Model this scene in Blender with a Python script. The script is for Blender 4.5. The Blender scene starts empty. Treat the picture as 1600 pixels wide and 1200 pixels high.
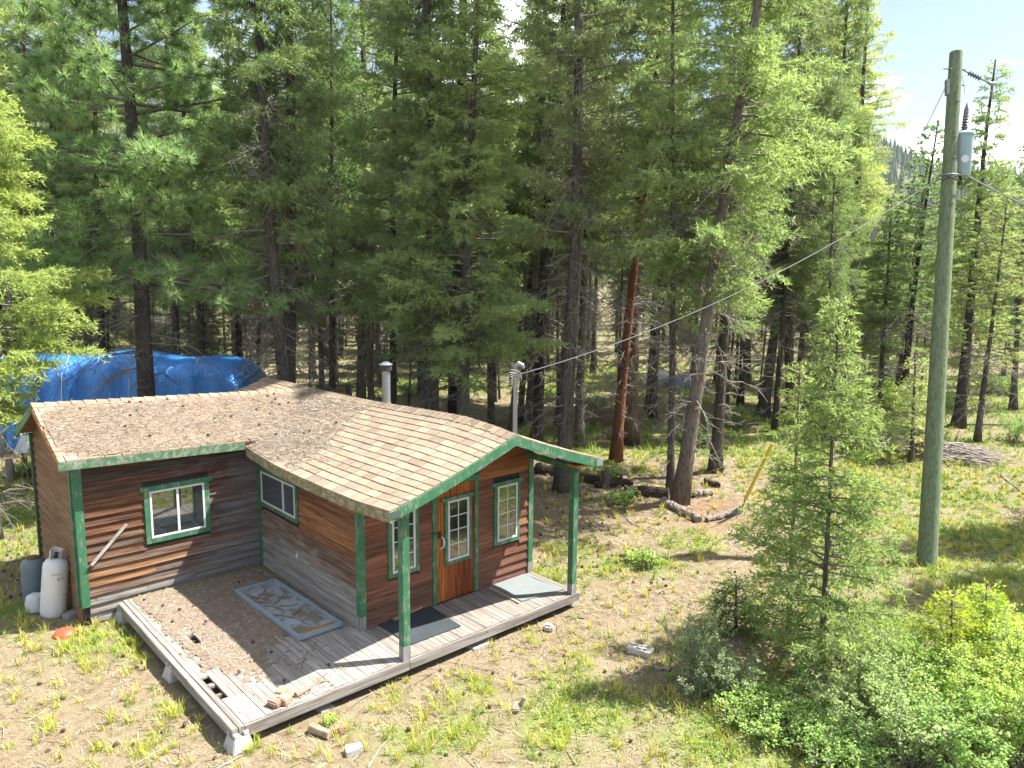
import bpy, bmesh, math, random
import numpy as np
from mathutils import Vector, Matrix
sc = bpy.context.scene
col = sc.collection
R_ = math.radians
# ------------------------------------------------------------------ camera
CAM = np.array([-5.7526, -9.7747, 5.5400])
CR = np.array([0.74251, -0.66976, 0.01001])
CU = np.array([0.092586, 0.117419, 0.988757])
CF = np.array([0.663405, 0.733235, -0.149195])
FPX = 1194.08
cd = bpy.data.cameras.new('camera'); cam = bpy.data.objects.new('camera', cd); col.objects.link(cam)
cd.sensor_width = 36.0; cd.lens = FPX/1600*36.0; cd.clip_start = .1; cd.clip_end = 6000
m = Matrix.Identity(4)
for i in range(3):
    m[i][0] = CR[i]; m[i][1] = CU[i]; m[i][2] = -CF[i]; m[i][3] = CAM[i]
cam.matrix_world = m
sc.camera = cam
# ------------------------------------------------------------------ sun, sky, exposure
SUN = Vector((0.58, -0.33, 1.0)).normalized()
SKY_STRENGTH = 0.05; SUN_STRENGTH = 5.0; EXPOSURE = 2.0; HAZE = .00013
sl = bpy.data.lights.new('sun', 'SUN'); sl.energy = SUN_STRENGTH; sl.angle = R_(0.53); sl.color = (1.0, .95, .86)
so = bpy.data.objects.new('sun', sl); col.objects.link(so)
so.rotation_euler = (-SUN).to_track_quat('-Z', 'Y').to_euler(); so.location = SUN*60
w = bpy.data.worlds.new('World'); sc.world = w; w.use_nodes = True
nt = w.node_tree; nt.nodes.clear()
def NW(t): return nt.nodes.new(t)
out = NW('ShaderNodeOutputWorld'); bg = NW('ShaderNodeBackground'); sky = NW('ShaderNodeTexSky')
sky.sky_type = 'NISHITA'; sky.sun_disc = False
sky.sun_elevation = math.asin(SUN.z); sky.sun_rotation = math.atan2(SUN.x, SUN.y)
sky.air_density = 1.0; sky.dust_density = 1.2; sky.ozone_density = 1.0
tc = NW('ShaderNodeTexCoord'); mp = NW('ShaderNodeMapping'); mp.inputs['Scale'].default_value = (1.6, 1.6, 3.6)
mp.inputs['Location'].default_value = (8.0, 3.0, 6.0); mp.inputs['Rotation'].default_value = (0, 0, .2)
nz = NW('ShaderNodeTexNoise'); nz.inputs['Scale'].default_value = 2.1; nz.inputs['Detail'].default_value = 7; nz.inputs['Roughness'].default_value = .55
nz.inputs['Distortion'].default_value = .5
cr = NW('ShaderNodeValToRGB'); cr.color_ramp.elements[0].position = .48; cr.color_ramp.elements[1].position = .70
mx = NW('ShaderNodeMix'); mx.data_type = 'RGBA'
mx.inputs[7].default_value = (33.0, 33.2, 33.5, 1)          # bright cumulus cover over the blue
nt.links.new(tc.outputs['Generated'], mp.inputs[0]); nt.links.new(mp.outputs[0], nz.inputs['Vector'])
nt.links.new(nz.outputs['Fac'], cr.inputs[0]); nt.links.new(cr.outputs[0], mx.inputs[0])
nt.links.new(sky.outputs[0], mx.inputs[6]); nt.links.new(mx.outputs[2], bg.inputs[0])
bg.inputs[1].default_value = SKY_STRENGTH
nt.links.new(bg.outputs[0], out.inputs[0])
vs = sc.view_settings
vs.view_transform = 'Standard'; vs.look = 'None'; vs.gamma = 1.0; vs.exposure = EXPOSURE; vs.use_curve_mapping = False
cy = sc.cycles
cy.max_bounces = 8; cy.diffuse_bounces = 5; cy.glossy_bounces = 3; cy.transmission_bounces = 5; cy.transparent_max_bounces = 4
cy.caustics_reflective = False; cy.caustics_refractive = False; cy.use_denoising = True
# ------------------------------------------------------------------ helpers
rng = np.random.default_rng(7); random.seed(7)
GZ = -0.28
def ray(px, py): return (px-800)/FPX*CR-(py-600)/FPX*CU+CF
def at(px, py, z=GZ):
    d = ray(px, py); t = (z-CAM[2])/d[2]; return CAM+t*d
def atd(px, py, dep): return CAM+dep*ray(px, py)
def sstep(a, b, x):
    t = np.clip((x-a)/(b-a), 0, 1); return t*t*(3-2*t)
def ground_z(x, y):
    x = np.asarray(x, float); y = np.asarray(y, float)
    d = np.hypot(np.maximum(np.maximum(-3.4-x, x-4.2), 0), np.maximum(np.maximum(-1.8-y, y-8), 0))
    k = sstep(.6, 5, d)
    b = .07*np.sin(.55*x+.4)*np.cos(.47*y-.8)+.05*np.sin(1.3*x+.9*y)+.03*np.sin(2.3*x-1.7*y+1)
    far = sstep(45, 200, np.hypot(x, y))
    return GZ+b*k+far*2.0*np.sin(.02*x)*np.cos(.017*y)
def on_ground(px, py):
    z = GZ
    for _ in range(6):
        p = at(px, py, z); z = float(ground_z(p[0], p[1]))
    return np.array([p[0], p[1], z])
def tagit(o, label=None, cat=None, group=None, kind=None):
    if label: o['label'] = label
    if cat: o['category'] = cat
    if group: o['group'] = group
    if kind: o['kind'] = kind
    return o
def thing(name, label, cat, loc=(0, 0, 0), rot=(0, 0, 0), group=None):
    o = bpy.data.objects.new(name, None); col.objects.link(o); o.empty_display_size = .2
    o.location = loc; o.rotation_euler = rot
    return tagit(o, label, cat, group)
def link(name, me, parent=None, color=None):
    o = bpy.data.objects.new(name, me); col.objects.link(o)
    if parent is not None: o.parent = parent
    if color is not None: o.color = (*color[:3], 1)
    return o
def mesh_np(name, V, faces, mat, smooth=False, tint=None):
    """faces: list of integer arrays (n,3) or (n,4)"""
    me = bpy.data.meshes.new(name)
    V = np.asarray(V, np.float32)
    me.vertices.add(len(V)); me.vertices.foreach_set('co', V.ravel())
    faces = [np.asarray(f, np.int32) for f in faces if len(f)]
    idx = np.concatenate([f.ravel() for f in faces])
    cnt = np.concatenate([np.full(len(f), f.shape[1], np.int32) for f in faces])
    st = np.concatenate([[0], np.cumsum(cnt)[:-1]]).astype(np.int32)
    me.loops.add(len(idx)); me.loops.foreach_set('vertex_index', idx)
    me.polygons.add(len(cnt)); me.polygons.foreach_set('loop_start', st); me.polygons.foreach_set('loop_total', cnt)
    if smooth: me.polygons.foreach_set('use_smooth', np.ones(len(cnt), bool))
    if tint is not None:
        a = me.attributes.new('tint', 'FLOAT', 'POINT'); a.data.foreach_set('value', np.asarray(tint, np.float32))
    me.update(calc_edges=True); me.validate()
    if mat: me.materials.append(mat)
    return me
class MB:
    def __init__(s): s.v = []; s.f = []
    def quadbox(s, P):                       # 8 corners: 4 bottom (ccw), 4 top
        b = len(s.v); s.v += [tuple(p) for p in P]
        s.f += [tuple(b+i for i in q) for q in ((3, 2, 1, 0), (4, 5, 6, 7), (0, 1, 5, 4), (1, 2, 6, 5), (2, 3, 7, 6), (3, 0, 4, 7))]
    def box(s, x0, y0, z0, x1, y1, z1, f=None):
        P = [(x0, y0, z0), (x1, y0, z0), (x1, y1, z0), (x0, y1, z0), (x0, y0, z1), (x1, y0, z1), (x1, y1, z1), (x0, y1, z1)]
        s.quadbox([f(*p) for p in P] if f else P)
    def bar(s, p, q, w, h, up=(0, 0, 1)):    # a rectangular bar from p to q
        p = Vector(p); q = Vector(q); d = (q-p).normalized(); u = Vector(up)
        a = d.cross(u)
        if a.length < 1e-4: a = d.cross(Vector((1, 0, 0)))
        a.normalize(); b = a.cross(d).normalized()
        a = a*w/2; b = b*h/2
        s.quadbox([p-a-b, p+a-b, p+a+b, p-a+b, q-a-b, q+a-b, q+a+b, q-a+b])
    def tube(s, pts, rad, n=8, cap=True, wob=0):
        pts = [Vector(p) for p in pts]; b0 = len(s.v); k = len(pts)
        if not hasattr(rad, '__len__'): rad = [rad]*k
        d = (pts[-1]-pts[0]).normalized()
        ref = Vector((1, 0, 0)) if abs(d.x) < .8 else Vector((0, 1, 0))
        for i, p in enumerate(pts):
            t = (pts[min(i+1, k-1)]-pts[max(i-1, 0)]).normalized()
            a = t.cross(ref).normalized(); c = t.cross(a)
            for j in range(n):
                an = 2*math.pi*j/n; r = rad[i]*(1+wob*random.uniform(-1, 1))
                s.v.append(tuple(p+(a*math.cos(an)+c*math.sin(an))*r))
        for i in range(k-1):
            for j in range(n):
                j2 = (j+1) % n
                s.f.append((b0+i*n+j, b0+i*n+j2, b0+(i+1)*n+j2, b0+(i+1)*n+j))
        if cap:
            s.f.append(tuple(b0+j for j in reversed(range(n)))); s.f.append(tuple(b0+(k-1)*n+j for j in range(n)))
    def lathe(s, prof, n=20, c=(0, 0, 0)):   # prof: (r, z) list, closed at ends by caps
        s.tube_prof(prof, n, c)
    def tube_prof(s, prof, n, c):
        b0 = len(s.v)
        for r, z in prof:
            for j in range(n):
                a = 2*math.pi*j/n; s.v.append((c[0]+r*math.cos(a), c[1]+r*math.sin(a), c[2]+z))
        for i in range(len(prof)-1):
            for j in range(n):
                j2 = (j+1) % n; s.f.append((b0+i*n+j, b0+i*n+j2, b0+(i+1)*n+j2, b0+(i+1)*n+j))
        s.f.append(tuple(b0+j for j in reversed(range(n)))); s.f.append(tuple(b0+(len(prof)-1)*n+j for j in range(n)))
    def poly(s, pts): b = len(s.v); s.v += [tuple(p) for p in pts]; s.f.append(tuple(range(b, b+len(pts))))
    def build(s, name, mat, parent=None, color=None, smooth=False, bevel=0):
        me = bpy.data.meshes.new(name); me.from_pydata(s.v, [], s.f); me.update()
        if bevel or smooth:
            bm = bmesh.new(); bm.from_mesh(me); bmesh.ops.recalc_face_normals(bm, faces=bm.faces)
            if bevel: bmesh.ops.bevel(bm, geom=list(bm.edges), offset=bevel, segments=2, affect='EDGES', clamp_overlap=True)
            if smooth:
                for f in bm.faces: f.smooth = True
                for e in bm.edges:
                    if len(e.link_faces) == 2 and e.calc_face_angle(0) > .7: e.smooth = False
            bm.to_mesh(me); bm.free()
        if mat: me.materials.append(mat)
        return link(name, me, parent, color)
# ------------------------------------------------------------------ materials
class MT:
    def __init__(s, name):
        s.m = bpy.data.materials.new(name); s.m.use_nodes = True; s.t = s.m.node_tree; s.t.nodes.clear()
        s.o = s.n('ShaderNodeOutputMaterial')
    def n(s, t, **kw):
        nd = s.t.nodes.new(t)
        for k, v in kw.items():
            if k.startswith('_'): setattr(nd, k[1:], v)
            else: s.put(nd.inputs[int(k[1:]) if k[0] == 'i' and k[1:].isdigit() else k.replace('_', ' ')], v)
        return nd
    def put(s, sock, v):
        if isinstance(v, bpy.types.NodeSocket): s.t.links.new(v, sock)
        elif isinstance(v, bpy.types.Node): s.t.links.new(v.outputs[0], sock)
        else:
            if isinstance(v, (tuple, list)) and len(v) == 3 and len(getattr(sock, 'default_value', v)) == 4: v = (*v, 1)
            sock.default_value = v
    def noise(s, vec, scale, detail=4, rough=.55, dist=0): return s.n('ShaderNodeTexNoise', Vector=vec, Scale=scale, Detail=detail, Roughness=rough, Distortion=dist).outputs[0]
    def ramp(s, fac, *st):
        r = s.n('ShaderNodeValToRGB', Fac=fac); e = r.color_ramp.elements
        while len(e) < len(st): e.new(.5)
        for x, (p, c) in zip(e, st):
            x.position = p; x.color = (*c, 1) if hasattr(c, '__len__') else (c, c, c, 1)
        return r.outputs[0]
    def math(s, op, a, b=0.0, clamp=False):
        q = s.n('ShaderNodeMath', _operation=op, i0=a, i1=b); q.use_clamp = clamp; return q.outputs[0]
    def mix(s, f, a, b, mode='MIX'):
        q = s.n('ShaderNodeMix', _data_type='RGBA', _blend_type=mode); s.put(q.inputs[0], f); s.put(q.inputs[6], a); s.put(q.inputs[7], b); return q.outputs[2]
    def mapping(s, vec, scale=(1, 1, 1), loc=(0, 0, 0)): return s.n('ShaderNodeMapping', Vector=vec, Scale=scale, Location=loc).outputs[0]
    def pos(s): return s.n('ShaderNodeNewGeometry').outputs['Position']
    def objc(s): return s.n('ShaderNodeTexCoord').outputs['Object']
    def info(s): return s.n('ShaderNodeObjectInfo')
    def bump(s, h, strength=.4, dist=.02): return s.n('ShaderNodeBump', Height=h, Strength=strength, Distance=dist).outputs[0]
    def done(s, color, rough=.8, normal=None, spec=.3, metal=0.0, sheen=0):
        color = s.mix(1.0, color, (.75, .75, .75), 'MULTIPLY')
        p = s.n('ShaderNodeBsdfPrincipled', Base_Color=color, Roughness=rough, Metallic=metal)
        p.inputs['Specular IOR Level'].default_value = spec
        if normal is not None: s.put(p.inputs['Normal'], normal)
        s.put(s.o.inputs[0], p); return s.m
def plain(name, c, rough=.7, var=.25, scale=6, spec=.3, metal=0, bump=.15):
    t = MT(name); v = t.objc(); n1 = t.noise(v, scale, 6, .6)
    c2 = t.mix(n1, tuple(x*(1-var) for x in c), tuple(min(1, x*(1+var)) for x in c))
    return t.done(c2, rough, t.bump(t.noise(v, scale*5, 4), bump, .01), spec, metal)
def wood(name, base, dark, axis=0, use_obj=False, grey=None, bias=None, knots=True, greyc=(.30, .285, .275), rough=.78):
    """board wood with grain along an axis; grey weathering follows a broad noise plus a bias (c, x, y, z)"""
    t = MT(name); p = t.pos(); inf = t.info()
    off = t.n('ShaderNodeVectorMath', _operation='ADD', i0=p, i1=t.n('ShaderNodeVectorMath', _operation='SCALE', i0=(7.3, 3.1, 9.7), Scale=inf.outputs['Random']).outputs[0]).outputs[0]
    sc3 = [30, 30, 30]; sc3[axis] = 1.3
    g = t.noise(t.mapping(off, tuple(sc3)), 1.0, 5, .65, .6)
    sc4 = [9, 9, 9]; sc4[axis] = .8
    g2 = t.noise(t.mapping(off, tuple(sc4)), 1.0, 3, .5, .3)
    b = inf.outputs['Color'] if use_obj else base
    c = t.mix(t.ramp(g, (.38, 1.0), (.62, 0.0)), b, t.mix(1.0, b, dark, 'MULTIPLY'))
    c = t.mix(t.math('MULTIPLY', t.ramp(g2, (.4, 0.0), (.7, 1.0)), .45), c, t.mix(1.0, c, (.55, .5, .5), 'MULTIPLY'))
    if knots:
        vo = t.n('ShaderNodeTexVoronoi', Vector=t.mapping(off, tuple(4.5 if i == axis else 7 for i in range(3))), Scale=1.0)
        c = t.mix(t.ramp(vo.outputs['Distance'], (.05, .75), (.13, 0.0)), c, (.05, .025, .015))
    if bias:
        sx = t.n('ShaderNodeSeparateXYZ', Vector=p)
        v = t.math('ADD', t.math('MULTIPLY', sx.outputs[0], bias[1]), bias[0])
        v = t.math('ADD', v, t.math('MULTIPLY', sx.outputs[1], bias[2]))
        v = t.math('ADD', v, t.math('MULTIPLY', sx.outputs[2], bias[3]))
        s5 = [3.2, 3.2, 5.0]; s5[axis] = .9
        v = t.math('ADD', v, t.math('MULTIPLY', t.math('SUBTRACT', t.math('ADD', t.math('MULTIPLY', t.noise(t.mapping(off, tuple(s5)), 1, 6, .65), .5), t.math('MULTIPLY', t.noise(t.mapping(p, (1.7, 1.7, 2.2)), 1, 6, .65), .5)), .5), 4.2))
        gcol = t.mix(t.ramp(g, (.35, 1.0), (.65, 0.0)), greyc, tuple(x*.5 for x in greyc))
        c = t.mix(t.n('ShaderNodeClamp', Value=v).outputs[0], c, gcol)
    return t.done(c, rough, t.bump(g, .5, .006), .2)
# ------------------------------------------------------------------ setting: ground, hill
def blob(items):
    return [(*on_ground(px, py)[:2], r) for px, py, r in items]
GREEN = blob([(130, 1005, .5), (200, 1000, .4), (215, 1015, .45), (1250, 1130, 1.6), (1120, 1150, 1.0), (1450, 1150, 2.0), (1400, 980, 1.6), (1560, 900, 2.0), (1550, 1050, 1.8),
    (1530, 840, 2.2), (1300, 1190, 1.2), (900, 1075, .5), (1010, 880, .6), (960, 885, .5), (880, 1140, .7), (960, 1110, .6), (1120, 690, 2.4), (1050, 700, 1.8), (930, 710, 1.8), (1570, 640, 5), (1300, 690, 5), (1180, 700, 2.5),
    (1450, 620, 9), (600, 612, 3.5), (860, 680, 2.0), (60, 790, 2.0), (80, 750, 1.6), (30, 850, 1.2), (1380, 760, 2.4), (1500, 760, 2.0), (20, 960, .8), (900, 860, .6), (850, 905, .5),
    (1060, 610, 4.0), (960, 590, 6), (1250, 600, 6), (760, 590, 5), (720, 1150, .5), (660, 1170, .5), (730, 1075, .3), (1100, 1060, .7), (640, 985, .3), (1330, 860, 1.0), (1080, 850, .6)])
RED = blob([(1090, 800, .9), (1120, 790, .6), (1040, 770, .5)])
SHADE_BARE = blob([(30, 900, 1.5), (880, 830, 1.6), (950, 800, 1.6), (830, 860, 1.0)])
def blobsum(B, x, y):
    s = np.zeros_like(x)
    for bx, by, r in B: s = np.maximum(s, np.exp(-((x-bx)**2+(y-by)**2)/(r*r)))
    return s
def green_at(x, y):
    n = .5+.5*np.sin(1.7*x+.6*np.sin(2.1*y))*np.cos(1.9*y-.5*np.sin(1.3*x))
    n2 = .5+.5*np.sin(4.1*x-1.3*y)*np.sin(3.7*y+.8*x)
    far = sstep(30, 60, np.hypot(x+5.7, y+9.8)); return np.clip(blobsum(GREEN, x, y)*(.45+.75*n*n2+.25*n)+.22*n*n2+far*(.10+.35*n), 0, 1)
def axis_pts(a, b, step, far):
    mid = np.arange(a, b, step); o = []; d = step
    x = b
    while x < far: o.append(x); d *= 1.14; x += d
    hi = np.array(o+[far]); o = []; d = step; x = a-step
    while x > -far: o.append(x); d *= 1.14; x -= d
    lo = np.array(([-far]+o[::-1]))
    return np.concatenate([lo, mid, hi])
gx = axis_pts(-11, 30, .2, 3000); gy = axis_pts(-12, 26, .2, 3000)
X, Y = np.meshgrid(gx, gy); Z = ground_z(X, Y)
near = sstep(60, 20, np.hypot(X, Y))
Z = Z+near*(rng.normal(0, .008, X.shape))
V = np.stack([X.ravel(), Y.ravel(), Z.ravel()], 1)
ny, nx = X.shape
i = np.arange(nx-1)[None, :]+nx*np.arange(ny-1)[:, None]; i = i.ravel()
F = np.stack([i, i+1, i+1+nx, i+nx], 1)
t = MT('forest_floor'); p = t.pos()
n1 = t.noise(p, .9, 8, .62); n2 = t.noise(p, 7, 6, .65); n3 = t.noise(p, 55, 4, .7); n4 = t.noise(t.mapping(p, (1, 1, 1), (5, 3, 0)), 2.2, 6, .6)
c = t.mix(t.ramp(n2, (.34, 0.0), (.66, 1.0)), (0.136, 0.098, 0.066), (0.305, 0.25, 0.16))          # needles / dry straw
c = t.mix(t.ramp(n4, (.44, 0.0), (.60, 1.0)), c, t.mix(n3, (0.172, 0.128, 0.088), (0.34, 0.285, 0.19)))
c = t.mix(t.ramp(n3, (.36, .75), (.52, 0.0)), c, (.10, .066, .048))
ga = t.n('ShaderNodeAttribute', _attribute_name='green').outputs['Fac']
gm = t.math('MULTIPLY', t.math('MULTIPLY', ga, 1.5), t.ramp(t.noise(p, 3.2, 6, .7), (.36, .15), (.6, 1.0)), True)
c = t.mix(gm, c, t.mix(t.noise(p, 9, 5, .7), (0.088, 0.132, 0.032), (0.232, 0.264, 0.080)))
rm = t.math('MULTIPLY', t.n('ShaderNodeAttribute', _attribute_name='red').outputs['Fac'], t.ramp(n2, (.3, .3), (.6, 1.0)))
c = t.mix(rm, c, (0.23, 0.135, 0.08))
t.done(c, .95, t.bump(t.math('ADD', n3, n2), .55, .03), .1)
me = mesh_np('ground', V, [F], t.m, True)
a = me.attributes.new('green', 'FLOAT', 'POINT'); a.data.foreach_set('value', green_at(X, Y).ravel().astype(np.float32))
a = me.attributes.new('red', 'FLOAT', 'POINT'); a.data.foreach_set('value', (blobsum(RED, X, Y)).ravel().astype(np.float32))
tagit(link('ground', me), kind='structure')
# hill with its forest, far beyond the trees
hr = np.random.default_rng(3)
def hill_h(a, d):      # a: sideways along camera right, d: forward distance, metres
    prof = np.interp(a, [-1500, -700, -300, 60, 250, 345, 430, 520, 640, 900], [150, 170, 150, 130, 118, 104, 92, 66, 40, 10])
    k = sstep(330, 740, d)-sstep(800, 1500, d)*.5
    return prof*k*(1+.06*np.sin(a*.021+d*.013)+.05*np.sin(a*.05-d*.02))
fh = np.array([CF[0], CF[1], 0]); fh /= np.linalg.norm(fh); rh = np.array([fh[1], -fh[0], 0])
A, D = np.meshgrid(np.linspace(-1500, 900, 121), np.linspace(300, 1500, 61))
H = hill_h(A, D)-2.5
P = CAM[None, None, :]*[1, 1, 0]+A[..., None]*rh+D[..., None]*fh; P[..., 2] = H
i = (np.arange(120)[None, :]+121*np.arange(60)[:, None]).ravel()
t = MT('hill_soil'); p = t.pos()
t.done(t.mix(t.noise(p, .02, 6), (.06, .075, .03), (.13, .12, .06)), .95)
tagit(link('hill', mesh_np('hill', P.reshape(-1, 3), [np.stack([i, i+1, i+122, i+121], 1)], t.m, True)), kind='structure')
n = 16000
a = hr.uniform(-900, 880, n); d = 330+hr.random(n)**1.1*500
z0 = hill_h(a, d)-3; hh = hr.uniform(9, 17, n); rr = hh*hr.uniform(.13, .2, n)
base = CAM[None, :]*[1, 1, 0]+a[:, None]*rh+d[:, None]*fh; base[:, 2] = z0
Vs = []; k = 6
for lv, (zr, rad) in enumerate(((.12, 1.0), (.55, .62), (1.0, .03))):
    for j in range(k):
        an = 2*np.pi*j/k+a; q = base.copy(); r_ = rr*rad*hr.uniform(.65, 1.25, n)
        q[:, 0] += r_*np.cos(an); q[:, 1] += r_*np.sin(an); q[:, 2] += hh*zr*hr.uniform(.92, 1.05, n); Vs.append(q)
V = np.stack(Vs, 1).reshape(-1, 3); b = np.arange(n)*3*k; Fs = []
for lv in range(2):
    for j in range(k):
        j2 = (j+1) % k; Fs.append(np.stack([b+lv*k+j, b+lv*k+j2, b+(lv+1)*k+j2, b+(lv+1)*k+j], 1))
t = MT('distant_conifers'); tn = t.n('ShaderNodeAttribute', _attribute_name='tint').outputs['Fac']
t.done(t.mix(tn, (.05, .085, .04), (.11, .15, .06)), .9, None, .1)
tagit(link('forest', mesh_np('forest', V, Fs, t.m, False, np.repeat(hr.random(n), 3*k))), 'conifer forest covering the distant hill', 'forest', kind='stuff')

# air between the camera and the far hill
hz = MB(); hz.box(-3100, -3100, -8, 3100, 3100, 215)
hm = bpy.data.materials.new('haze_air'); hm.use_nodes = True; hm.node_tree.nodes.clear()
ho = hm.node_tree.nodes.new('ShaderNodeOutputMaterial'); hv = hm.node_tree.nodes.new('ShaderNodeVolumePrincipled')
hv.inputs['Color'].default_value = (.80, .90, 1.0, 1); hv.inputs['Density'].default_value = HAZE; hv.inputs['Anisotropy'].default_value = .2
hm.node_tree.links.new(hv.outputs[0], ho.inputs['Volume'])
tagit(hz.build('haze', hm), 'faint blue haze in the air', 'haze', kind='stuff')
# ------------------------------------------------------------------ cabin
# materials
GREEN_PAINT = None
def mk_green():
    t = MT('green_paint'); p = t.pos()
    n1 = t.noise(p, 5, 7, .7); n2 = t.noise(t.mapping(p, (60, 60, 5)), 1, 5, .7)
    c = t.mix(n1, (.026, .125, .06), (.045, .19, .092))
    c = t.mix(t.ramp(t.math('MULTIPLY', n1, n2), (.27, 0.0), (.34, 1.0)), c, (.24, .28, .22))
    c = t.mix(t.ramp(t.noise(t.mapping(p, (22, 22, 5)), 1, 6, .7), (.62, 0.0), (.70, .8)), c, (.22, .19, .16))
    c = t.mix(t.ramp(t.noise(p, 2.2, 5), (.4, 0.0), (.75, .35)), c, (.06, .11, .07))
    return t.done(c, .55, t.bump(n2, .2, .004), .35)
M_GREEN = mk_green()
t = MT('weathered_green_paint'); p = t.pos(); n1 = t.noise(p, 9, 8, .7); n2 = t.noise(t.mapping(p, (14, 5, 40)), 1, 6, .7)
c = t.mix(t.ramp(n1, (.46, 0.0), (.64, 1.0)), (.04, .16, .08), (.30, .33, .27))
c = t.mix(t.ramp(n2, (.50, 0.0), (.62, 1.0)), c, (.16, .12, .06))
M_WGREEN = t.done(c, .75, t.bump(n2, .3, .005))
t = MT('mossy_fascia'); p = t.pos(); n1 = t.noise(p, 7, 8, .7); n2 = t.noise(t.mapping(p, (20, 6, 30)), 1, 6, .7)
c = t.mix(t.ramp(n1, (.40, 0.0), (.58, 1.0)), (.12, .17, .10), (.36, .33, .27))
c = t.mix(t.ramp(n2, (.45, 0.0), (.58, 1.0)), c, (.22, .15, .03))
M_MOSSY = t.done(c, .9, t.bump(n2, .5, .01))
M_SOFFIT = wood('soffit_wood', (.40, .20, .09), (.5, .45, .4), 0)
M_WHITE = plain('white_vinyl', (.60, .615, .62), .4, .06, 20)
M_MUNTIN = M_WHITE
t = MT('window_glass'); t.n('ShaderNodeBsdfPrincipled')
pb = t.n('ShaderNodeBsdfPrincipled', Base_Color=(.012, .016, .018, 1), Roughness=.03, IOR=2.9); t.put(t.o.inputs[0], pb); M_GLASS = t.m
t = MT('slider_glass')
pb = t.n('ShaderNodeBsdfPrincipled', Base_Color=(.045, .055, .06, 1), Roughness=.06, IOR=1.7); t.put(t.o.inputs[0], pb); M_GLASS2 = t.m
M_DARK = plain('dark_backing', (.035, .028, .022), .9)
# siding: the grey weathering is the boards' own (c, x, y, z) bias plus noise
M_SA = wood('front_siding', None, (.30, .24, .22), 0, True, bias=(1.15, .50, 0, -.28), greyc=(.21, .195, .195))
M_SB = wood('side_siding', None, (.45, .36, .32), 1, True, bias=(.95, 0, .10, -1.15), greyc=(.33, .31, .29))
M_SG = wood('gable_siding', None, (.52, .44, .42), 0, True, bias=(-.15, -.12, 0, -.55), greyc=(.16, .13, .125))
M_SL = wood('end_siding', None, (.55, .5, .45), 1, True, bias=(-.4, 0, 0, -.2), greyc=(.22, .19, .16))
def shingle_mat():
    t = MT('roof_shingle'); p = t.pos(); c0 = t.info().outputs['Color']
    n1 = t.noise(p, 160, 3, .7); n2 = t.noise(p, 6, 6, .65)
    c = t.mix(t.ramp(n1, (.3, .35), (.7, 0.0)), c0, (.10, .06, .04))
    c = t.mix(t.ramp(n2, (.40, 0.0), (.75, .45)), c, (.30, .30, .27))
    return t.done(c, .92, t.bump(n1, .4, .004), .15)
M_SHINGLE = shingle_mat()
# roof surfaces ------------------------------------------------------
YF, YB = -1.38, 7.35
def eave_z(y): return np.interp(y, [YF, -.54, .6, 2.1, 3.3, 5, YB], [2.315, 2.255, 2.235, 2.25, 2.36, 2.36, 2.36])
def ridge_z(y): return np.interp(y, [YF, -.95, -.2, .4, 2.5, 3.6, 5.2, 6.2, YB], [3.035, 3.085, 3.125, 3.105, 3.005, 2.97, 2.945, 2.95, 2.92])
XE, XR, XER = -.32, 1.91, 3.87
def roofB(s, y):       # left slope of the gabled wing: s 0 eave .. 1 ridge
    return np.array([XE+(XR-XE)*s, y, eave_z(y)*(1-s)+ridge_z(y)*s-.03*math.sin(math.pi*s)])
def roofBr(s, y):      # right slope
    return np.array([XER+(XR-XER)*s, y, (2.36)*(1-s)+ridge_z(y)*s-.02*math.sin(math.pi*s)])
XAL = -3.25
def roofA(s, x):       # front slope of the long wing
    u = (x-XAL)/(XR-XAL); ye = 3.27; yr = 5.03+.16*u
    ze = 2.555-.10*u*5.16/2.93; zr = 3.20-.26*u
    return np.array([x, ye+(yr-ye)*s, ze*(1-s)+zr*s-.02*math.sin(math.pi*s)])
def roofAb(s, x):      # back slope
    u = (x-XAL)/(XR-XAL); yr = 5.03+.16*u; zr = 3.20-.26*u
    return np.array([x, 6.62+(yr-6.62)*s, 2.53*(1-s)+zr*s])
def zB(x, y): s = (x-XE)/(XR-XE); return roofB(min(max(s, 0), 1), y)[2] if s >= 0 else -9
def zA(x, y):
    u = (x-XAL)/(XR-XAL); yr = 5.03+.16*u; s = (y-3.27)/(yr-3.27)
    return roofA(s, x)[2] if 0 <= s <= 1 else (roofAb(min(1, (6.62-y)/(6.62-yr)), x)[2] if 1 < s and y < 6.62 else -9)
cabin = thing('cabin', 'weathered brown wood-sided cabin with green trim and tan shingled roof', 'cabin', (0, 0, 0))
roof = bpy.data.objects.new('roof', None); col.objects.link(roof); roof.parent = cabin
def deckmesh(name, fn, u0, u1, n, m, mat, th=.09, parent=None):
    b = MB(); P = {}
    for a in range(n+1):
        for c in range(m+1):
            q = fn(c/m, u0+(u1-u0)*a/n)
            for k in (0, 1): P[a, c, k] = len(b.v); b.v.append((q[0], q[1], q[2]-.012-k*th))
    for a in range(n):
        for c in range(m):
            for k in (0, 1): b.f.append((P[a, c, k], P[a+1, c, k], P[a+1, c+1, k], P[a, c+1, k]))
    for a in range(n):
        for c in (0, m): b.f.append((P[a, c, 0], P[a+1, c, 0], P[a+1, c, 1], P[a, c, 1]))
    for c in range(m):
        for a in (0, n): b.f.append((P[a, c, 0], P[a, c+1, 0], P[a, c+1, 1], P[a, c, 1]))
    return b.build(name, mat, parent)
deckmesh('roof_boards', roofB, YF+.03, YB, 30, 6, M_SOFFIT, parent=roof)
deckmesh('roof_boards', roofBr, YF+.03, YB, 24, 5, M_SOFFIT, parent=roof)
deckmesh('roof_boards', roofA, XAL+.03, 1.86, 18, 5, M_SOFFIT, parent=roof)
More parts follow.
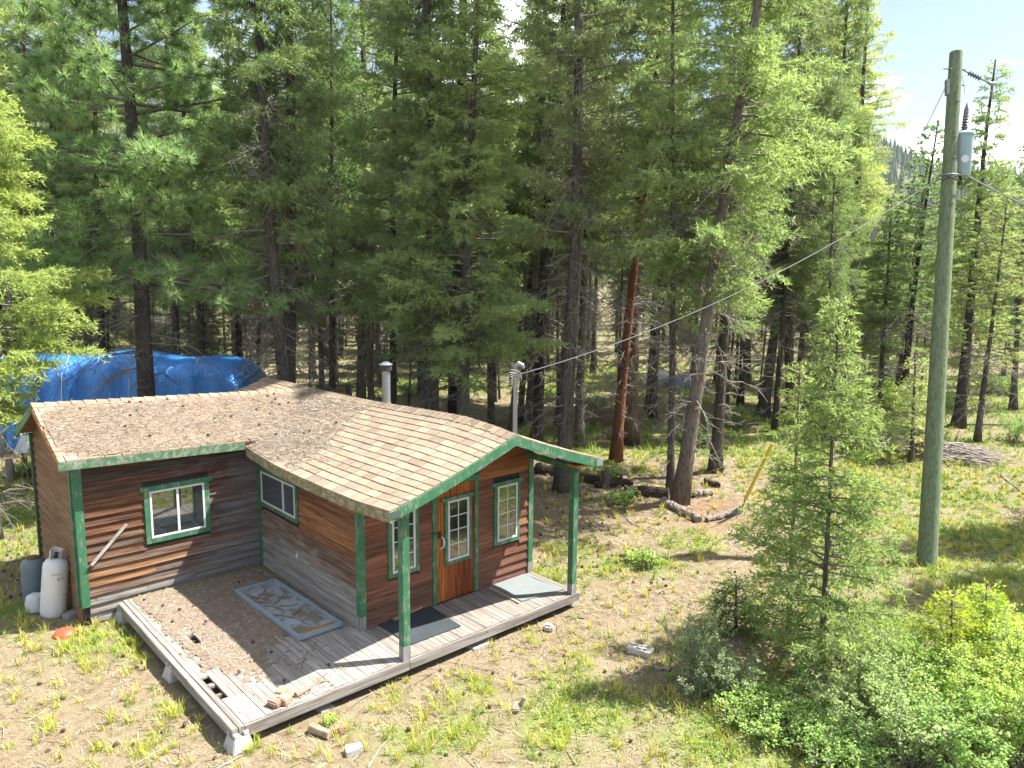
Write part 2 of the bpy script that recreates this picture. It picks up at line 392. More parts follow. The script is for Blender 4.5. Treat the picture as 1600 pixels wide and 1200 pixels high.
deckmesh('roof_boards', roofAb, XAL+.03, 1.86, 10, 4, M_SOFFIT, parent=roof)
def shingle_geo(fn, s0, s1, u0, u1, lift, b):
    j = lambda: random.uniform(-.003, .003)
    def P(s, u, h):
        q = fn(s, u); return (q[0], q[1], q[2]+h)
    k = len(b.v); g = .006*(1 if u1 > u0 else -1)
    du = random.uniform(-.004, .004)
    b.v += [P(s0, u0+g+du, lift+.004+j()), P(s0, u1-g+du, lift+.004+j()), P(s1, u1-g, .004), P(s1, u0+g, .004),
            P(s0, u0+g+du, -.008), P(s0, u1-g+du, -.008)]
    b.f += [(k, k+1, k+2, k+3), (k+4, k+5, k+1, k), (k+4, k, k+3), (k+5, k+2, k+1)]
def shingle_col():
    r = random.random()
    base = np.array([.44, .35, .245]) if r < .66 else (np.array([.385, .285, .20]) if r < .88 else np.array([.36, .29, .22]))
    return tuple(base*.80*random.uniform(.74, 1.14))
def shingles(fn, u0, u1, courses, wmin, wmax, keep=None):
    o = []
    for i in range(courses):
        s0 = i/courses; s1 = min(1.0, (i+1.28)/courses); u = u0-random.random()*wmin
        if i == 0: s0 = -.014
        while u < u1:
            w_ = random.uniform(wmin, wmax); a, c = max(u, u0), min(u+w_, u1); u += w_
            if c-a < .05: continue
            if keep and not keep(fn((s0+s1)/2, (a+c)/2)): continue
            o.append((s0, s1, a, c))
    return [(fn, *q) for q in o]
LB = shingles(roofB, YF-.02, 7.33, 16, .24, .36, lambda q: zA(q[0], q[1]) < q[2]+.03)
LA = shingles(roofA, XAL-.02, XR, 13, .24, .36, lambda q: zB(q[0], q[1]) < q[2]+.03)
LR = shingles(roofBr, YF-.02, YB, 14, .3, .42); LK = shingles(roofAb, XAL-.02, 1.5, 11, .4, .5)
def dist(q):
    p = q[0]((q[1]+q[2])/2, (q[3]+q[4])/2); return np.linalg.norm(p-CAM)+(6 if q[0] is roofA and p[0] > -2.9 and q[1] > .12 else 0)
allq = sorted(LB+LA, key=dist)
for q in allq[:300]:
    b = MB(); shingle_geo(q[0], q[1], q[2], q[3], q[4], random.uniform(.011, .018), b)
    b.build('shingle', M_SHINGLE, roof, shingle_col())
b = MB()
for q in allq[300:]+LR+LK: shingle_geo(q[0], q[1], q[2], q[3], q[4], random.uniform(.010, .017), b)
tagit(b.build('shingle_field', M_SHINGLE, roof, (.35, .25, .175)), kind='stuff')
# ridge caps
def caps(fn1, fn2, u0, u1, step, n0):
    u = u0; d = 1 if u1 > u0 else -1
    while (u1-u)*d > .05:
        c = u+step*d; b = MB(); k = []
        for uu, h in ((u, .034), (c+.03*d, .016)):
            for fn, s in ((fn1, .93), (fn1, 1.0), (fn2, .93)):
                q = fn(s, uu); b.v.append((q[0], q[1], q[2]+h-(0 if s == 1 else .012)))
        for fn, s in ((fn1, .93), (fn1, 1.0), (fn2, .93)):
            q = fn(s, u); b.v.append((q[0], q[1], q[2]-.005))
        b.f = [(0, 1, 4, 3), (1, 2, 5, 4), (6, 7, 1, 0), (7, 8, 2, 1)]
        b.build('ridge_cap', M_SHINGLE, roof, tuple(x*.85 for x in shingle_col())); u = c
caps(roofB, roofBr, YF-.02, 7.35, .17, 0)
caps(roofA, roofAb, XAL-.02, 1.75, .2, 0)
# barge boards and fascias: built as segments that follow the sagging roof
def board_along(name, pts, depth, thick, nrm, mat, drop=.0, parent=roof):
    b = MB(); nrm = np.array(nrm, float)
    for k, p in enumerate(pts):
        p = np.array(p); dz = np.array([0, 0, 1.0])
        for q in (p-dz*(depth+drop), p-dz*(depth+drop)+nrm*thick, p+nrm*thick-dz*drop, p-dz*drop): b.v.append(tuple(q))
        if k:
            a = (k-1)*4; c = k*4
            for j in range(4): b.f.append((a+j, a+(j+1) % 4, c+(j+1) % 4, c+j))
    n = len(pts)*4; b.f += [(0, 1, 2, 3), (n-4, n-3, n-2, n-1)]
    return b.build(name, mat, parent)
S = np.linspace(0, 1, 9)
board_along('barge_board', [roofB(s, YF)+[0, 0, 0] for s in S], .15, .035, (0, -1, 0), M_GREEN, .006)
board_along('barge_board', [roofBr(s, YF) for s in S], .15, .035, (0, -1, 0), M_GREEN, .006)
board_along('fascia', [roofB(0, y) for y in np.linspace(YF-.035, 3.24, 16)], .155, .035, (-1, 0, 0), M_MOSSY, .008)
board_along('fascia', [roofBr(0, y) for y in np.linspace(YF-.035, YB, 6)], .15, .035, (1, 0, 0), M_WGREEN, .008)
board_along('fascia', [roofA(0, x) for x in np.linspace(XAL-.03, -.36, 8)], .135, .035, (0, -1, 0), M_WGREEN, .008)
board_along('barge_board', [roofA(s, XAL) for s in S], .10, .03, (-1, 0, 0), M_SOFFIT, .01)
board_along('barge_board', [roofAb(s, XAL) for s in S], .16, .035, (-1, 0, 0), M_GREEN, .01)
# flashing pieces at the barge ends
b = MB(); q = roofB(0, YF); b.box(q[0]-.045, YF-.045, q[2]-.10, q[0]+.13, YF-.037, q[2]-.005)
b.build('flashing', plain('bare_metal', (.13, .18, .17), .45, .15, 12, .5, .6), roof)
b = MB(); q = roofBr(0, YF); b.box(q[0]-.12, YF-.045, q[2]-.11, q[0]+.042, YF-.037, q[2]-.0)
b.build('flashing', plain('grey_primer', (.20, .23, .22), .5, .15, 12), roof)
# walls ---------------------------------------------------------------
def facing(kind):
    """maps (u along the wall, outward distance o, z) to the world"""
    if kind == 'A': return lambda u, o, z: (u, 3.52-o, z)
    if kind == 'B': return lambda u, o, z: (-o, u, z)
    if kind == 'G': return lambda u, o, z: (u, -o, z)
    if kind == 'L': return lambda u, o, z: (-3.02-o, u, z)
    if kind == 'R': return lambda u, o, z: (3.58+o, u, z)
    if kind == 'K': return lambda u, o, z: (u, 6.45+o, z)
def wall(name, kind, poly, t=.08):
    f = facing(kind); b = MB(); n = len(poly)
    for o in (-.004, -t):
        for u, z in poly: b.v.append(f(u, o, z))
    b.f = [tuple(range(n)), tuple(range(2*n-1, n-1, -1))]+[(i, (i+1) % n, n+(i+1) % n, n+i) for i in range(n)]
    return b.build(name, M_DARK, cabin)
def topB(x): return (roofB((x-XE)/(XR-XE), -.0)[2] if x < XR else roofBr((x-XER)/(XR-XER), 0.)[2])-.13
wA = wall('front_wall', 'A', [(-3.02, -.2), (0, -.2), (0, 2.36), (-3.02, 2.44)])
wB = wall('side_wall', 'B', [(0, -.03), (3.52, -.03), (3.52, 2.22), (0, 2.14)])
wG = wall('gable_wall', 'G', [(0, -.03), (3.58, -.03), (3.58, topB(3.58)), (XR, topB(XR)), (0, topB(0))])
wL = wall('end_wall', 'L', [(3.52, -.26), (6.45, -.26), (6.45, 2.42), (5.03, 3.07), (3.52, 2.46)])
wR = wall('right_wall', 'R', [(0, -.2), (8, -.2), (8, 2.2), (0, 2.3)])
wK = wall('back_wall', 'K', [(-3.02, -.2), (3.58, -.2), (3.58, 2.4), (-3.02, 2.4)])
def plank(parent, kind, u0, u1, z0, z1, color, mat, cut=None, bow=.0):
    f = facing(kind); b = MB(); e = random.uniform(-.002, .002); d = .044+random.uniform(-.004, .005)
    za, zb = z0+e, z1+.016+e
    lo0, lo1 = (u0, u1)
    w0, w1 = random.uniform(-.004, .004), random.uniform(-.004, .004)
    if cut: (l0, l1), (h0, h1) = cut(u0, u1, za), cut(u0, u1, zb)
    else: l0, l1, h0, h1 = u0, u1, u0, u1
    if l1-l0 < .02: return
    h0, h1 = (h0, h1) if h1-h0 > .01 else ((l0+l1)/2-.005, (l0+l1)/2+.005)
    P = [(l0, 0, za+w0), (l0, d, za+w0), (l1, d, za+w1), (l1, 0, za+w1), (h0, 0, zb), (h0, .004, zb), (h1, .004, zb), (h1, 0, zb)]
    b.quadbox([f(*p) for p in P]); return b.build('plank', mat, parent, color)
def siding(parent, kind, u0, u1, zs, colors, mat, holes=(), cut=None, joints=()):
    for k in range(len(zs)-1):
        z0, z1 = zs[k], zs[k+1]; segs = [(u0, u1)]
        for a, c, zl, zh in holes:
            if z1 > zl+.01 and z0 < zh-.01:
                segs = [p for s0, s1 in segs for p in ((s0, min(s1, a)), (max(s0, c), s1)) if p[1]-p[0] > .03]
        for jx, jk in joints:
            if jk == k: segs = [p for s0, s1 in segs for p in (((s0, jx-.002), (jx+.002, s1)) if s0 < jx < s1 else ((s0, s1),))]
        for s0, s1 in segs: plank(parent, kind, s0, s1, z0, z1, colors(k, len(zs)-1, (s0+s1)/2), mat, cut)
def jit(c, a=.16): v = random.uniform(1-a, 1+a); return tuple(x*v*random.uniform(.95, 1.05) for x in c)
AZ = [-.24, -.08, .07, .22, .365, .51, .655, .80, .945, 1.09, 1.235, 1.38, 1.525, 1.67, 1.815, 1.96, 2.105, 2.25, 2.36]
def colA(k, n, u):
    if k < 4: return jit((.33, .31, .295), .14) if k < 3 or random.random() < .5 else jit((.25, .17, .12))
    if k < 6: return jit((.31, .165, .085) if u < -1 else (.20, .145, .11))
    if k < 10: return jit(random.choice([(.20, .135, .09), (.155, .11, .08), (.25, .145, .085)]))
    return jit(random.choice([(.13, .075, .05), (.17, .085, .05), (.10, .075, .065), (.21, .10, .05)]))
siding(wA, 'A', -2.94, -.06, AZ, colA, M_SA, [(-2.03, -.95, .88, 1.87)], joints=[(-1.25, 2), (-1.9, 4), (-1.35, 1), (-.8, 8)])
BZ = [-.03, .17, .34, .50, .655, .80, .945, 1.09, 1.235, 1.38, 1.525, 1.67, 1.815, 1.96, 2.1, 2.2]
def colB(k, n, u):
    if k < 4: return jit((.31, .29, .275), .12)
    if k < 7: return jit((.21, .15, .11))
    return jit(random.choice([(.29, .135, .06), (.25, .12, .06), (.33, .165, .075)]))
siding(wB, 'B', .05, 3.46, BZ, colB, M_SB, [(1.93, 3.41, 1.2, 1.94)], joints=[(1.3, 5), (2.2, 8), (1.1, 10), (1.5, 7), (.9, 12), (2.5, 6), (1.6, 3)])
GZS = [-.03+.165*k for k in range(20)]
def cutG(u0, u1, z):
    lo, hi = u0, u1
    while lo < hi and topB(lo) < z: lo += .02
    while hi > lo and topB(hi) < z: hi -= .02
    return lo, hi
def colG(k, n, u):
    if k > 11: return jit((.35, .145, .055))
    if k < 3: return jit((.20, .10, .07))
    return jit(random.choice([(.25, .115, .07), (.22, .10, .065), (.29, .135, .075)]))
siding(wG, 'G', .06, 3.52, GZS, colG, M_SG, [(1.34, 2.31, -.1, 2.08), (2.66, 3.27, .70, 1.85), (.48, 1.06, .70, 1.85)], cut=cutG, joints=[(.9, 2), (2.9, 3), (.75, 13)])
def cutL(u0, u1, z):
    top = lambda y: (2.47+(y-3.52)*.40) if y < 5.03 else 3.07-(y-5.03)*.455
    lo, hi = u0, u1
    while lo < hi and top(lo) < z: lo += .02
    while hi > lo and top(hi) < z: hi -= .02
    return lo, hi
siding(wL, 'L', 3.57, 6.42, [-.25+.15*k for k in range(23)], lambda k, n, u: jit((.27, .165, .085), .1), M_SL, cut=cutL)
siding(wR, 'R', .05, 7.9, [-.2+.25*k for k in range(11)], lambda k, n, u: jit((.24, .1, .06)), M_SL)
# corner posts / trim
def post(x0, y0, x1, y1, z0, z1, name='corner_post', greybase=True, par=cabin):
    b = MB(); b.box(x0, y0, z0, x1, y1, z1); o = b.build(name, M_GREEN, par, bevel=.005)
    if greybase:
        b = MB(); b.box(x0-.004, y0-.004, z0-.005, x1-.02, y1-.01, z0+random.uniform(.16, .22)); b.build('bare_end', M_BARE, o)
    return o
M_BARE = wood('bare_post_wood', (.36, .35, .35), (.5, .48, .46), 2)
post(-.045, -.05, .075, .05, 0.0, 2.12)
post(3.49, -.05, 3.605, .06, 0.0, topB(3.55)+.02)
post(-.06, 3.42, .05, 3.495, 0.02, 2.3, greybase=False)
post(-3.06, 3.475, -2.93, 3.56, .04, 2.44, greybase=False)
b = MB(); b.box(-3.085, 3.565, .04, -3.055, 3.66, 2.40); b.build('corner_post', M_GREEN, cabin)
b = MB(); b.box(-3.10, 6.38, -.2, -3.0, 6.47, 2.45); b.build('corner_post', plain('dark_corner_trim', (.05, .09, .05), .7), cabin)
post(-.055, -1.245, .065, -1.125, 0, 2.17, 'porch_post', True); post(3.40, -1.245, 3.515, -1.13, 0, 2.26, 'porch_post', True)
b = MB(); b.bar((-.25, -1.185, 2.185), (1.2, -1.185, 2.185+.0), .09, .03); 
b = MB(); b.bar((3.46, -1.30, 2.22), (3.46, -.02, 2.24), .06, .1); b.build('porch_beam', M_GREEN, cabin)
b = MB(); b.box(3.36, -1.33, 2.262, 3.70, -1.10, 2.30); b.build('beam_block', plain('raw_orange_block', (.42, .17, .05), .8), cabin)
b = MB(); b.bar((.0, -1.30, 2.16), (.0, -.02, 2.12), .06, .1); b.build('porch_beam', M_GREEN, cabin)
# windows ---------------------------------------------------------------
def window(kind, u0, u1, z0, z1, style, trimw=.09, parent=None, glass=None, deep=0.0, head=False, mat_trim=None):
    f = facing(kind); par = parent or cabin; o0 = .044+deep; tm = mat_trim or M_GREEN
    iu0, iu1, iz0, iz1 = u0+trimw, u1-trimw, z0+trimw, z1-trimw
    def bx(b, a, o, c, d, p, e): b.box(a, o, c, d, p, e, f)
    b = MB(); s = .035
    bx(b, iu0+.002, .0, iz0+.002, iu0+s, o0+.018, iz1-.002); bx(b, iu1-s, .0, iz0+.002, iu1-.002, o0+.018, iz1-.002)
    bx(b, iu0+s, .0, iz0+.002, iu1-s, o0+.017, iz0+s); bx(b, iu0+s, .0, iz1-s, iu1-s, o0+.017, iz1-.002)
    W = b.build('window', M_WHITE, par)
    e = .06 if head else .0
    for nm, q in (('trim', (u0, z0, iu0, iz1)), ('trim', (iu1, z0, u1, iz1)), ('trim', (iu0, z0, iu1, iz0)), ('trim', (u0-e, iz1, u1+e, z1))):
        b = MB(); bx(b, q[0], -.0, q[1], q[2], o0+.012+random.uniform(0, .003), q[3]); b.build(nm, tm, W, bevel=.003)
    a0, a1, c0, c1 = iu0+s, iu1-s, iz0+s, iz1-s; g = glass or M_GLASS; og = o0+.002
    if style[0] == 'slide':
        mu = a0+(a1-a0)*style[1]
        for p0, p1, oo in ((a0, mu-.014, og), (mu+.014, a1, og+.006)):
            b = MB(); bx(b, p0, oo-.006, c0, p1, oo, c1); b.build('pane', g, W)
        b = MB(); bx(b, mu-.02, og, c0, mu+.02, og+.015, c1); b.build('mullion', M_WHITE, W)
    else:
        nu, nz = style[1:]; mw = .0075
        for i in range(nu):
            for k in range(nz):
                b = MB(); bx(b, a0+(a1-a0)*i/nu+.001, og-.006, c0+(c1-c0)*k/nz+.001, a0+(a1-a0)*(i+1)/nu-.001, og+random.uniform(0, .0006), c0+(c1-c0)*(k+1)/nz-.001); b.build('pane', g, W)
        for i in range(1, nu):
            b = MB(); u = a0+(a1-a0)*i/nu; bx(b, u-mw, og-.002, c0, u+mw, og+.010, c1); b.build('muntin', M_WHITE, W)
        for k in range(1, nz):
            b = MB(); z = c0+(c1-c0)*k/nz; bx(b, a0, og-.003, z-mw, a1, og+.008, z+mw); b.build('muntin', M_WHITE, W)
    return W
tagit(window('A', -2.03, -.95, .88, 1.87, ('slide', .5), .085, head=True), 'white sliding window in green trim on the front wall')
tagit(window('B', 1.93, 3.41, 1.20, 1.93, ('slide', .33), .075, glass=M_GLASS2), 'dark sliding window in green trim on the side wall')
tagit(window('G', 2.66, 3.27, .70, 1.85, ('grid', 2, 4), .07, head=True), 'narrow grid window right of the door')
tagit(window('G', .48, 1.06, .70, 1.85, ('grid', 2, 4), .07, head=True), 'narrow grid window left of the door')
# door ---------------------------------------------------------------
fG = facing('G')
door = bpy.data.objects.new('door', None); col.objects.link(door); door.parent = cabin
M_DOOR = wood('door_wood', None, (.35, .25, .2), 2, True, rough=.5)
xs = [1.435, 1.585, 1.72, 1.86, 2.0, 2.13, 2.225]
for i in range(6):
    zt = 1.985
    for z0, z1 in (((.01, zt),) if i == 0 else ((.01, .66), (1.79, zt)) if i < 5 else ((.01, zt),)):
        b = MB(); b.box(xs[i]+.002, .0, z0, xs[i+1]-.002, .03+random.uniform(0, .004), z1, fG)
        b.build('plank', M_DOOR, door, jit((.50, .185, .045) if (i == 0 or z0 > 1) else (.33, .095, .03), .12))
b = MB(); b.box(1.43, -.03, 0.0, 2.24, .0, 2.0, fG); b.build('door_core', M_DARK, door)
window('G', 1.575, 2.14, .64, 1.80, ('grid', 2, 4), .06, door, deep=.012, head=True)
for q in ((1.345, 0, 1.43, 2.08), (2.232, 0, 2.315, 1.995), (1.33, 1.995, 2.36, 2.085)):
    b = MB(); b.box(q[0], -.0, q[1], q[2], .038+random.uniform(0, .004), q[3], fG); b.build('door_trim', M_GREEN, door, bevel=.003)
b = MB(); b.tube([fG(1.50, .035, 1.16), fG(1.53, .075, 1.13), fG(1.545, .085, 1.06), fG(1.535, .075, .98), fG(1.50, .035, .95)], [.012, .017, .018, .017, .012], 8)
b.build('handle', M_WHITE, door, smooth=True)
b = MB(); b.box(1.36, .03, 1.215, 1.50, .05, 1.25, fG); b.box(1.45, .045, 1.14, 1.50, .075, 1.20, fG)
b.tube([fG(1.455, .06, 1.20), fG(1.46, .06, 1.24), fG(1.485, .06, 1.245), fG(1.495, .06, 1.20)], .006, 6)
b.build('padlock', plain('dark_brass', (.09, .07, .04), .4, .3, 30, .5, .7), door)
b = MB(); b.box(2.0, .024, .57, 2.07, .037, .69, facing('B')); b.build('outlet_cover', M_WHITE, cabin, bevel=.003)
# stove pipe, service mast ------------------------------------------------
M_GALV = plain('galvanised_steel', (.25, .28, .31), .42, .15, 8, .5, .55)
zr = roofBr((2.7-XER)/(XR-XER), 3.4)[2]
b = MB(); b.tube_prof([(.085, 0), (.085, .86)], 18, (2.7, 3.4, zr-.05)); SP = b.build('stove_pipe', M_GALV, cabin, smooth=True)
b = MB(); b.tube_prof([(.115, .80), (.125, .81), (.125, .90), (.115, .905)], 18, (2.7, 3.4, zr-.05)); b.build('pipe_collar', plain('sooty_steel', (.035, .035, .04), .6), SP, smooth=True)
b = MB(); b.tube_prof([(.135, .915), (.14, .93), (.06, .975), (.005, .985)], 18, (2.7, 3.4, zr-.05)); b.build('pipe_cap', M_GALV, SP, smooth=True)
b = MB(); b.tube_prof([(.17, 0), (.10, .07), (.09, .12)], 18, (2.7, 3.4, zr-.02)); b.build('roof_flashing', M_GALV, SP, smooth=True)
b = MB(); b.tube_prof([(.042, -1.4), (.042, 3.70)], 12, (3.72, .60, 0)); MA = b.build('service_mast', M_GALV, cabin, smooth=True)
b = MB(); b.tube([(3.72, .60, 3.68), (3.72, .60, 3.76), (3.75, .55, 3.80), (3.80, .50, 3.78), (3.81, .49, 3.72)], [.044, .05, .052, .045, .035], 10); b.build('weatherhead', M_GALV, MA, smooth=True)
b = MB()
for k in range(3):
    pts = [(3.72+.02*k, .58, 3.70-.03*k)]+[(3.72+.16*math.sin(a)+.05*k-.14, .58-.12*math.sin(a*1.3)+.14*k*.3, 3.60+.10*math.cos(a)-.05*k) for a in np.linspace(0, 5.5, 14)]+[(3.76, .55, 3.62)]
    b.tube(pts, .006, 5)
b.build('drip_loop', plain('grey_cable', (.42, .42, .42), .6), MA)
# ------------------------------------------------------------------ deck
M_DECK = wood('deck_board_wood', None, (.55, .52, .5), 1, True, rough=.85)
M_RIM = wood('deck_rim_wood', (.33, .31, .29), (.5, .47, .44), 0, rough=.85)
M_RIMY = wood('deck_rim_wood_side', (.36, .34, .315), (.5, .47, .44), 1, rough=.85)
M_JOIST = wood('deck_joist_wood', (.25, .21, .17), (.5, .45, .4), 0)
deck = thing('deck', 'grey weathered plank deck and porch in front of the cabin', 'deck')
def shade(c, v): return tuple(a*v for a in c)
def dboard(x0, x1, y0, y1, dz=0, c=None):
    b = MB(); j = lambda a: random.uniform(-a, a)
    z = dz+j(.003)
    P = [(x0+j(.002), y0+j(.006), z-.034), (x1+j(.002), y0+j(.006), z-.034), (x1+j(.002), y1+j(.004), z-.034), (x0+j(.002), y1+j(.004), z-.034)]
    P += [(p[0], p[1], z+j(.0025)) for p in P]
    b.quadbox(P); v = random.uniform(.78, 1.15)
    b.build('deck_board', M_DECK, deck, c or shade((.40, .38, .35), v))
x = -2.372; k = 0
while x < -.005:
    x1 = min(x+.0905, -.004)
    if k == 0: dboard(x, x1, -1.21, -.50); dboard(x, x1, .20, 3.47); dboard(x+.01, x1-.01, -.08, -.02, -.01)
    elif k == 1: dboard(x, x1, -1.21, -.55); dboard(x, x1, -.545, 3.47)
    elif abs((x+x1)/2+2.30) < .03: dboard(x, x1, -1.21, -.60); dboard(x, x1, .24, 3.47)
    else:
        m_ = (x+x1)/2
        if abs(m_+2.145) < .03 or abs(m_+2.24) < .02: dboard(x, x1, -1.21, -.52); dboard(x, x1, .22 if m_ < -2.2 else -.515, 3.47)
        elif abs(m_+2.04) < .05: dboard(x, x1, -1.21, 1.18); dboard(x, x1, 1.58, 3.47)
        else:
            ys = random.choice([.9, .9, -.1, 2.0, .9]); 
            if random.random() < .75: dboard(x, x1, -1.21, ys-.003); dboard(x, x1, ys+.003, 3.47)
            else: dboard(x, x1, -1.21, 3.47)
    x += .0965; k += 1
x = .0
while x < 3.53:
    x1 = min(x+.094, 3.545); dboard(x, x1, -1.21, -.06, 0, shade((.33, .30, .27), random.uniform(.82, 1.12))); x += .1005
b = MB(); b.box(-2.455, -1.25, -.165, -2.377, 3.50, .004); b.build('rim_board', M_RIMY, deck, bevel=.006)
b = MB(); b.box(-2.535, -1.245, -.15, -2.459, 3.46, -.004); b.build('rim_board', M_RIMY, deck, bevel=.006)
b = MB(); b.box(-2.455+.08, -1.256, -.155, 0.04, -1.214, -.006); b.build('rim_board', M_RIM, deck, bevel=.003)
b = MB(); b.box(.045, -1.256, -.15, 3.545, -1.214, -.006); b.build('rim_board', M_RIM, deck, bevel=.003)
b = MB(); b.box(3.55, -1.256, -.15, 3.59, -.03, -.006); b.build('rim_board', M_RIMY, deck, bevel=.003)
for y in (-1.05, -.30, .02, .8, 1.6, 2.4, 3.2):
    b = MB(); b.box(-2.37, y-.03, -.19, -.06, y+.03, -.037); b.build('joist', M_JOIST, deck)
for y in (-1.05, -.1):
    b = MB(); b.box(.05, y-.03, -.19, 3.5, y+.03, -.037); b.build('joist', M_JOIST, deck)
M_CONC = plain('pale_concrete', (.43, .43, .41), .9, .2, 9, .2, 0, .5)
def pier(x, y, label, s=1.0, rz=.1):
    o = thing('pier_block', label, 'concrete block', (x, y, GZ-.03), (0, 0, rz), 'concrete blocks under the deck edge')
    b = MB(); h = .20; a, c = .15*s, .095*s
    b.quadbox([(-a, -a, 0), (a, -a, 0), (a, a, 0), (-a, a, 0), (-c, -c, h), (c, -c, h), (c, c, h), (-c, c, h)]); b.build('base', M_CONC, o, bevel=.01)
    for sx in (-1, 1):
        for sy in (-1, 1):
            b = MB(); u = .028*s; w2 = c
            x0, x1 = sorted((sx*u, sx*w2)); y0, y1 = sorted((sy*u, sy*w2)); b.box(x0, y0, h, x1, y1, h+.05); b.build('corner_lug', M_CONC, o, bevel=.006)
    return o
pier(-2.44, -1.19, 'pale concrete pier block under the front corner of the deck')
pier(-2.46, 3.36, 'pale concrete pier block under the deck corner beside the front wall')
pier(-2.45, 1.0, 'pale concrete pier block half hidden under the middle of the deck side')
M_RED = plain('faded_red_block', (.42, .19, .14), .85, .2, 12)
def slab(name, label, cat, corners, th, mat, z0=None, group=None, rot=None):
    P = [np.array(p, float) for p in corners]; zc = z0 if z0 is not None else float(ground_z(*P[0][:2]))
    b = MB(); b.quadbox([(p[0], p[1], zc-.01) for p in P]+[(p[0]+random.uniform(-.004, .004), p[1], zc+th) for p in P])
    o = b.build(name, mat, bevel=min(.006, th*.2)); tagit(o, label, cat, group); return o
def blockat(name, label, cat, px, py, sx, sy, sz, rz, mat, z=None, group=None, tilt=(0, 0), bevel=.008):
    p = on_ground(px, py) if z is None else at(px, py, z)
    o = thing(name, label, cat, (p[0], p[1], p[2]-.012 if z is None else z), (tilt[0], tilt[1], rz), group) if False else None
    b = MB(); j = lambda: random.uniform(-.06, .06)
    P = [((x+j()*.4)*sx/2, (y+j()*.4)*sy/2, 0) for x, y in ((-1, -1), (1, -1), (1, 1), (-1, 1))]
    P += [((x+j())*sx/2, (y+j())*sy/2, sz*(1+j())) for x, y in ((-1, -1), (1, -1), (1, 1), (-1, 1))]
    b.quadbox(P); o = b.build(name, mat, bevel=bevel); o.location = (p[0], p[1], (p[2]-.01) if z is None else z); o.rotation_euler = (*tilt, rz)
    return tagit(o, label, cat, group)
blockat('wood_block', 'red-stained wood block propping the porch rim near the post', 'block', 742, 1000, .10, .10, .17, .1, M_RED)
blockat('wood_block', 'red-stained wood block propping the porch rim by the right mat', 'block', 826, 968, .10, .10, .18, .0, M_RED)
blockat('paving_slab', 'flat pale slab under the red block near the porch post', 'slab', 746, 1009, .34, .2, .05, .05, M_CONC)
blockat('stone', 'grey stone under the porch rim left of the right red block', 'stone', 800, 978, .20, .15, .09, .4, plain('grey_stone', (.30, .28, .26), .9, .2, 9), bevel=.03)
blockat('stone', 'small grey stone beside the right red block under the porch', 'stone', 816, 973, .16, .12, .08, .9, plain('tan_stone', (.34, .31, .27), .9, .2, 9), bevel=.03)
blockat('concrete_block', 'concrete block under the right front corner of the porch', 'block', 893, 943, .26, .16, .10, .0, M_CONC)
blockat('concrete_block', 'concrete block at the foot of the white-cornered front wall', 'block', 118, 962, .34, .2, .10, .3, plain('grey_block', (.27, .26, .25), .9, .2, 9))
# mats, stick, panel ------------------------------------------------
def mat_thing(label, c, z, m):
    o = thing('door_mat', label, 'door mat', (sum(p[0] for p in c)/4, sum(p[1] for p in c)/4, z), group='mats on the porch'); L = o.location
    b = MB(); Q = [(p[0]-L[0], p[1]-L[1]) for p in c]; n = 10; P = {}
    for i in range(n+1):
        for k in range(n+1):
            u, v = i/n, k/n
            q = [(1-u)*(1-v)*Q[0][a]+u*(1-v)*Q[1][a]+u*v*Q[2][a]+(1-u)*v*Q[3][a] for a in (0, 1)]
            zz = .012+.006*math.sin(3*u+5*v)+.004*random.random(); P[i, k] = len(b.v); b.v.append((*q, zz))
    for i in range(n):
        for k in range(n): b.f.append((P[i, k], P[i+1, k], P[i+1, k+1], P[i, k+1]))
    b.build('rubber_sheet', m, o, smooth=True)
    b = MB()
    for p, q in zip(Q, Q[1:]+Q[:1]): b.bar((*p, .008), (*q, .008), .02, .016)
    b.build('edge_strip', m, o)
    return o
t = MT('ribbed_rubber'); p = t.pos(); n1 = t.noise(p, 120, 3); n2 = t.noise(p, 4, 5)
M_RUB = t.done(t.mix(n2, (.026, .035, .042), (.05, .062, .072)), .8, t.bump(n1, .6, .006), .3)
t = MT('sunlit_tone_rubber'); p = t.pos(); n1 = t.noise(p, 120, 3); n2 = t.noise(p, 5, 5)
M_RUB_SUN = t.done(t.mix(n2, (.15, .175, .18), (.21, .235, .235)), .8, t.bump(n1, .6, .006), .3)  # same kind of mat rubber, with sunlight put into a paler grey
mat_thing('dark charcoal rubber mat left of the door behind the porch post', [(.29, -.05), (1.27, -.05), (1.22, -.92), (.29, -.90)], .003, M_RUB)
mat_thing('rubber mat at the right end of the porch, coloured as if sunlit', [(2.55, -.08), (3.38, -.08), (3.44, -1.02), (2.56, -.88)], .003, M_RUB_SUN)
b = MB(); b.bar((.52, -.10, .045), (1.12, -.02, .05), .075, .025); tagit(b.build('board_offcut', wood('tan_offcut', (.46, .32, .21), (.6, .5, .4), 0)), 'tan offcut board on the back edge of the charcoal mat', 'board')
b = MB(); b.bar((2.48, -.92, .016), (2.5, -.12, .016), .05, .02); tagit(b.build('board_offcut', wood('pale_offcut', (.55, .46, .36), (.7, .6, .5), 1)), 'pale thin board along the left side of the sunlit-toned mat', 'board')
